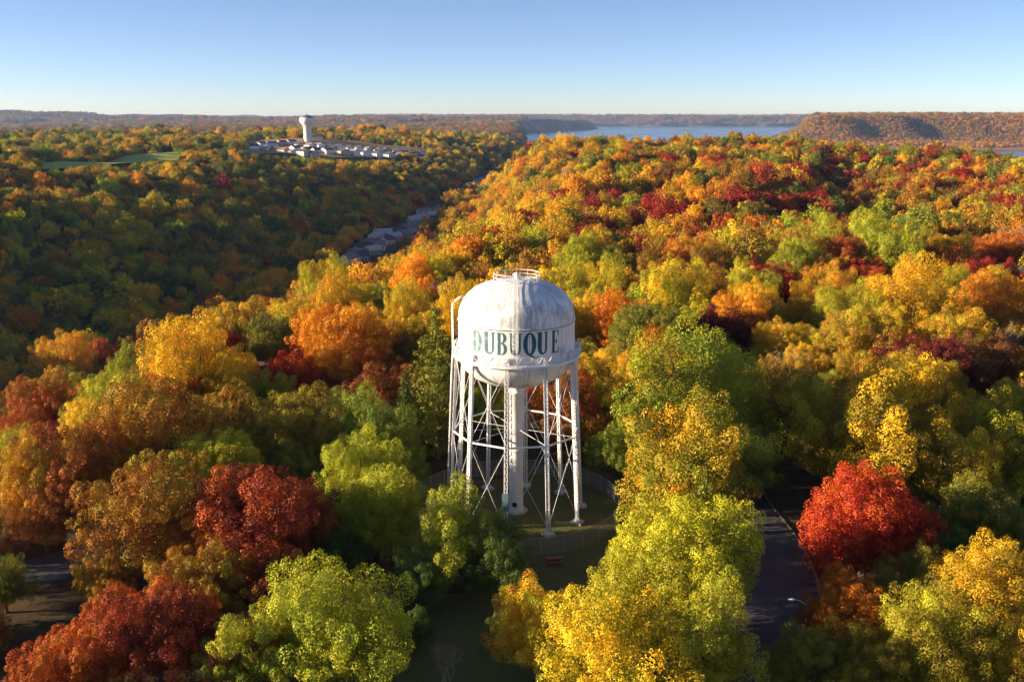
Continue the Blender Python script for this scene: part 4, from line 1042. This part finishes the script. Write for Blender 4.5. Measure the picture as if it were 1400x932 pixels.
# ------------------------------------------------------------------ picnic table
tx, ty, _ = at(758, 770)
tb = tag(empty('picnic_table', (tx, ty, hz(tx, ty)), R(6)), 'red brown wooden picnic table on the grass outside the fence', 'table')
for k in range(5): MB().box((0, -0.30 + 0.15 * k, 0.76), (2.1, 0.135, 0.05)).build('plank', M['redwood'], tb)
for s in (-1, 1):
    for k in range(2): MB().box((0, s * (0.62 + 0.15 * k), 0.45), (2.1, 0.135, 0.05)).build('seat_plank', M['redwood'], tb)
for sx in (-0.72, 0.72):
    for s in (-1, 1): MB().bar((sx, s * 0.70, 0.0), (sx, s * 0.24, 0.735), 0.045, 0.10, (1, 0, 0)).build('leg', M['redwood'], tb)
    MB().box((sx + 0.05, 0, 0.40), (0.04, 1.5, 0.09)).build('crossbeam', M['redwood'], tb)

# ------------------------------------------------------------------ lamp post by the road
lx, ly = 27.6, -41.0
lamp = tag(empty('lamp_post', (lx, ly, 0)), 'slim dark lamp post with white head reaching over the road', 'lamp post')
MB().tube([(0, 0, -0.1), (0, 0, 4), (0, 0, 8.1)], [0.11, 0.09, 0.06], 8).build('pole', M['dark'], lamp)
MB().tube([(0, 0, 7.6), (-0.6, 0, 8.05), (-1.3, 0, 8.25)], 0.035, 6).build('arm', M['galv'], lamp)
hd = MB().lathe([(0.0, 0.10), (0.16, 0.07), (0.2, -0.02), (0.12, -0.1), (0.0, -0.11)], 10); hd.v = [(x * 1.9 - 1.55, y * 0.8, z + 8.24) for x, y, z in hd.v]
hd.build('lamp_head', M['lamp_white'], lamp, True)

# ------------------------------------------------------------------ second water tower on the far hill
x2, y2, _ = at(421, 194.5)
t2 = tag(empty('water_tower', (x2, y2, hz(x2, y2))), 'pale pedestal water tower with bulbous head on the far hilltop', 'water tower')
k2 = 0.98 * math.hypot(x2, y2 + 126) / 1330.0
def P2(l): return [(r * k2, z * k2) for r, z in l]
MB().lathe(P2([(5.6, -1), (5.4, 2), (5.2, 20.5), (5.4, 21.5)]), 24).build('column', M['tower_far'], t2)
for k in range(24):
    a = 2 * math.pi * k / 24; q = 5.3 * k2
    MB().bar((q * math.sin(a), -q * math.cos(a), 0), (q * math.sin(a), -q * math.cos(a), 21 * k2), 0.35 * k2, 0.35 * k2, (math.sin(a), -math.cos(a), 0)).build('flute', M['tower_far'], t2)
MB().lathe(P2([(5.2, 20.6), (6.0, 22.0), (8.4, 24.6), (9.6, 26.6), (10.0, 28.6), (9.8, 30.6), (9.2, 31.8)]), 32).build('tank_bowl', M['tower_far'], t2, True)
MB().lathe(P2([(9.22, 31.78), (8.0, 33.0), (5.6, 34.3), (3, 35.1), (0, 35.4)]), 32).build('tank_roof', M['street'], t2, True)
MB().lathe(P2([(0.9, 35.0), (0.9, 36.0), (0.0, 36.6)]), 10).build('vent', M['dark'], t2)
MB().box((-4.4 * k2, -3.2 * k2, 1.6 * k2), (1.6 * k2, 1.6 * k2, 3.2 * k2)).build('door', M['dark'], t2)

# ------------------------------------------------------------------ houses
WALL = {'white': (0.72, 0.71, 0.69), 'cream': (0.66, 0.58, 0.46), 'grey': (0.38, 0.39, 0.42), 'blue grey': (0.27, 0.34, 0.42), 'tan': (0.48, 0.38, 0.28)}
ROOF = {'grey': (0.17, 0.17, 0.18), 'brown': (0.16, 0.105, 0.08), 'charcoal': (0.06, 0.06, 0.07), 'pale': (0.36, 0.36, 0.38)}
WM = {k: plain('siding_' + k.replace(' ', '_'), v, 0.7, vary=0.08) for k, v in WALL.items()}; RM = {k: plain('shingle_' + k, v, 0.9, vary=0.15) for k, v in ROOF.items()}
HM = {}
def house_meshes(L, D, H, rise, wall, roof):
    key = (L, D, H, rise, wall, roof)
    if key in HM: return HM[key]
    w = MB(); x, y = L / 2, D / 2
    w.add([(-x, -y, -1), (x, -y, -1), (x, y, -1), (-x, y, -1), (-x, -y, H), (x, -y, H), (x, y, H), (-x, y, H), (-x, 0, H + rise), (x, 0, H + rise)],
          [(0, 1, 5, 4), (2, 3, 7, 6), (1, 2, 6, 9, 5), (3, 0, 4, 8, 7)])
    r = MB(); o = 0.45; t = 0.22; s = rise / y; e = H - o * s
    r.add([(-x - o, -y - o, e + .05), (x + o, -y - o, e + .05), (x + o, 0, H + rise + .05), (-x - o, 0, H + rise + .05), (-x - o, y + o, e + .05), (x + o, y + o, e + .05),
           (-x - o, -y - o, e + .05 + t), (x + o, -y - o, e + .05 + t), (x + o, 0, H + rise + .05 + t), (-x - o, 0, H + rise + .05 + t), (-x - o, y + o, e + .05 + t), (x + o, y + o, e + .05 + t)],
          [(6, 7, 8, 9), (9, 8, 11, 10), (0, 3, 2, 1), (3, 4, 5, 2), (0, 1, 7, 6), (4, 10, 11, 5), (0, 6, 9, 3), (3, 9, 10, 4), (1, 2, 8, 7), (2, 5, 11, 8)])
    HM[key] = (w.mesh('wall', WM[wall]), r.mesh('roof', RM[roof]))
    return HM[key]
win = MB().box((0, 0, 0), (1.3, 0.08, 1.3)).mesh('window', M['glass']); fr = MB()
for c, d in (((0, 0, .70), (1.56, .12, .12)), ((0, 0, -.70), (1.56, .12, .12)), ((-.72, 0, 0), (.12, .12, 1.28)), ((.72, 0, 0), (.12, .12, 1.28))): fr.box(c, d)
fr = fr.mesh('window_frame', WM['white'])
door = MB().box((0, 0, 0), (1.0, 0.08, 2.1)).mesh('door', M['redwood']); gar = MB().box((0, 0, 0), (4.6, 0.08, 2.3)).mesh('garage_door', WM['white']); chim = MB().box((0, 0, 0), (0.8, 0.8, 2.0)).mesh('chimney', M['redwood'])
def house(u, v, wall, roof, rz, L=14, D=9, H=3.6, rise=2.4, label='', group='', lift=0.0):
    x, y, _ = at(u, v, lift); t = tag(empty('house', (x, y, hz(x, y)), rz), label, 'house', group)
    w, r = house_meshes(L, D, H, rise, wall, roof); put('wall', w, t); ro = put('roof', r, t); put('chimney', chim, ro, (L * 0.2, D * 0.12, H + rise * 0.9 + 0.6))
    for sx in (-0.36, -0.12, 0.34):
        for s in (-1, 1):
            f = put('window', win, t, (sx * L, s * (D / 2 + 0.02), 1.9)); put('frame', fr, f)
    for s in (-1, 1):
        f = put('window', win, t, (s * (L / 2 + 0.02), D * 0.2 * s, 1.9), math.pi / 2); put('frame', fr, f)
    put('door', door, t, (0.1 * L, -(D / 2 + 0.02), 1.05)); put('garage_door', gar, t, (-L / 2 - 0.02, -D * 0.12, 1.15), math.pi / 2)
    TREES.append((x, y, 9)); return x, y
rh = random.Random(5); DEVH = []
def row(us, vs, name, rz0):
    for u, v in zip(us, vs):
        w = rh.choice(['white', 'white', 'cream', 'white', 'white', 'tan']); r = rh.choice(['grey', 'brown', 'charcoal', 'grey'])
        house(u, v, w, r, rz0 + rh.uniform(-0.12, 0.12), rh.choice([13, 15, 17]), rh.choice([11, 12]), rh.choice([4.2, 5.4, 6.0]), 3.0,
              f'{w} house with {r} roof, {name}', f'{w} {r} roofed houses, {name}')
row([345, 357, 371, 385, 398], [205, 201.5, 200, 198.5, 197.5], 'row on the hill crest before the pedestal tower', R(50))
row([366, 377, 389, 402, 415, 428], [206, 207.5, 209, 211, 213.5, 215], 'curving lower row of hilltop houses', R(-48))
row([409, 424, 437, 450, 463, 477, 490, 503, 516, 529, 542], [201, 202.5, 203.5, 204.5, 205.5, 206, 207, 207.5, 208.5, 209.5, 210], 'long upper row of hilltop houses', R(-52))
row([404, 419, 434, 447], [206, 208, 209.5, 211], 'short middle row of hilltop houses', R(50))
row([470, 484, 500, 516, 531, 546], [212, 213, 214, 215, 216, 216.5], 'lower row of hilltop houses above the woods', R(-46))
row([556, 563, 571, 578], [212, 215.5, 214, 218], 'cluster closing the hilltop row', R(-25))
for i, (u, v, w, r, a, L) in enumerate(VH):
    where = 'strung along the shaded valley street' if v > 280 else 'far up the valley between wooded slopes'
    house(u, v, w, r, R(a), L, 9, 4.2, 3.0, f'{w} house with {r} roof {where}', f'{w} {r} roofed houses {where}', 2.0)
for u, v, w, lab in ((204, 210, 'white', 'white farmhouse at the end of the pale green field'), (336, 186, 'white', 'white house among trees beside the pedestal tower'), (432, 191.5, 'white', 'long white building behind the pedestal tower')):
    house(u, v, w, 'charcoal', R(12), 20, 10, 4.5, 3.0, lab, None)
sv = MB(); pts_ = [(-112, 560), (-104, 640), (-100, 720), (-90, 860), (-74, 1050), (-52, 1270), (-28, 1480)]
P_, nr_ = strip('', pts_, 0, None, 0, '', '', 8.0); n_ = len(P_)
sv.add([(*(P_[i] - nr_[i] * 3.4), hz(*P_[i]) + 0.6) for i in range(n_)] + [(*(P_[i] + nr_[i] * 3.4), hz(*P_[i]) + 0.6) for i in range(n_)], [(i, n_ + i, n_ + i + 1, i + 1) for i in range(n_ - 1)])
tag(sv.build('street', M['street']), 'grey street running up the shaded valley', 'street', kind='structure')

# ------------------------------------------------------------------ fallen leaves on lawn and road edges
rl = np.random.default_rng(3); m = 16000
th = rl.random(m) * 6.28; q = 21 * np.sqrt(rl.random(m)); lxy = np.stack([q * np.sin(th), -q * np.cos(th) - 2], 1)
ex = []
for P, w in ROADS[:1]:
    i = rl.integers(0, len(P), 9000); off = (w / 2 - np.abs(rl.normal(size=9000)) * 0.9) * rl.choice([-1, 1], 9000)
    d = np.gradient(P, axis=0); d /= np.linalg.norm(d, axis=1)[:, None]
    ex.append(P[i] + np.stack([d[i, 1], -d[i, 0]], 1) * off[:, None] + rl.normal(size=(9000, 2)) * 0.5)
lxy = np.concatenate([lxy] + ex); m = len(lxy)
c = np.concatenate([lxy, np.full((m, 1), 0.075)], 1)
Vl = leaves(c, unit(np.concatenate([rl.normal(size=(m, 2)) * 0.25, np.ones((m, 1))], 1)), 0.10 + 0.10 * rl.random(m), rl, 0.8)
tl = NT('fallen_leaf'); hu = tl.n('ShaderNodeAttribute', attribute_type='GEOMETRY', attribute_name='hue').outputs['Fac']
M['fallen'] = tl.principled(tl.ramp(hu, [(0, (0.28, 0.15, 0.03)), (0.5, (0.20, 0.085, 0.025)), (1, (0.10, 0.06, 0.03))]), 0.8, 0.2)
tag(put('fallen_leaves', np_mesh('fallen_leaves', Vl, np.arange(len(Vl)).reshape(-1, 4), [M['fallen']], attrs={'hue': rl.random(m)})), 'fallen brown leaves scattered over lawn and road edges', 'leaves', kind='stuff')

# ------------------------------------------------------------------ the air
hb = MB().box((0, 8050, 17), (20000, 17400, 196)); hm_ = bpy.data.materials.new('haze_air'); hm_.use_nodes = True; ht = hm_.node_tree; ht.nodes.clear()
ho = ht.nodes.new('ShaderNodeOutputMaterial'); hv = ht.nodes.new('ShaderNodeVolumePrincipled'); hv.inputs['Density'].default_value = 2.7e-5; hv.inputs['Color'].default_value = (0.42, 0.62, 1.0, 1); hv.inputs['Anisotropy'].default_value = 0.2
ht.links.new(hv.outputs[0], ho.inputs['Volume'])
tag(hb.build('haze', hm_), 'thin pale haze over the whole landscape', 'haze', kind='stuff')
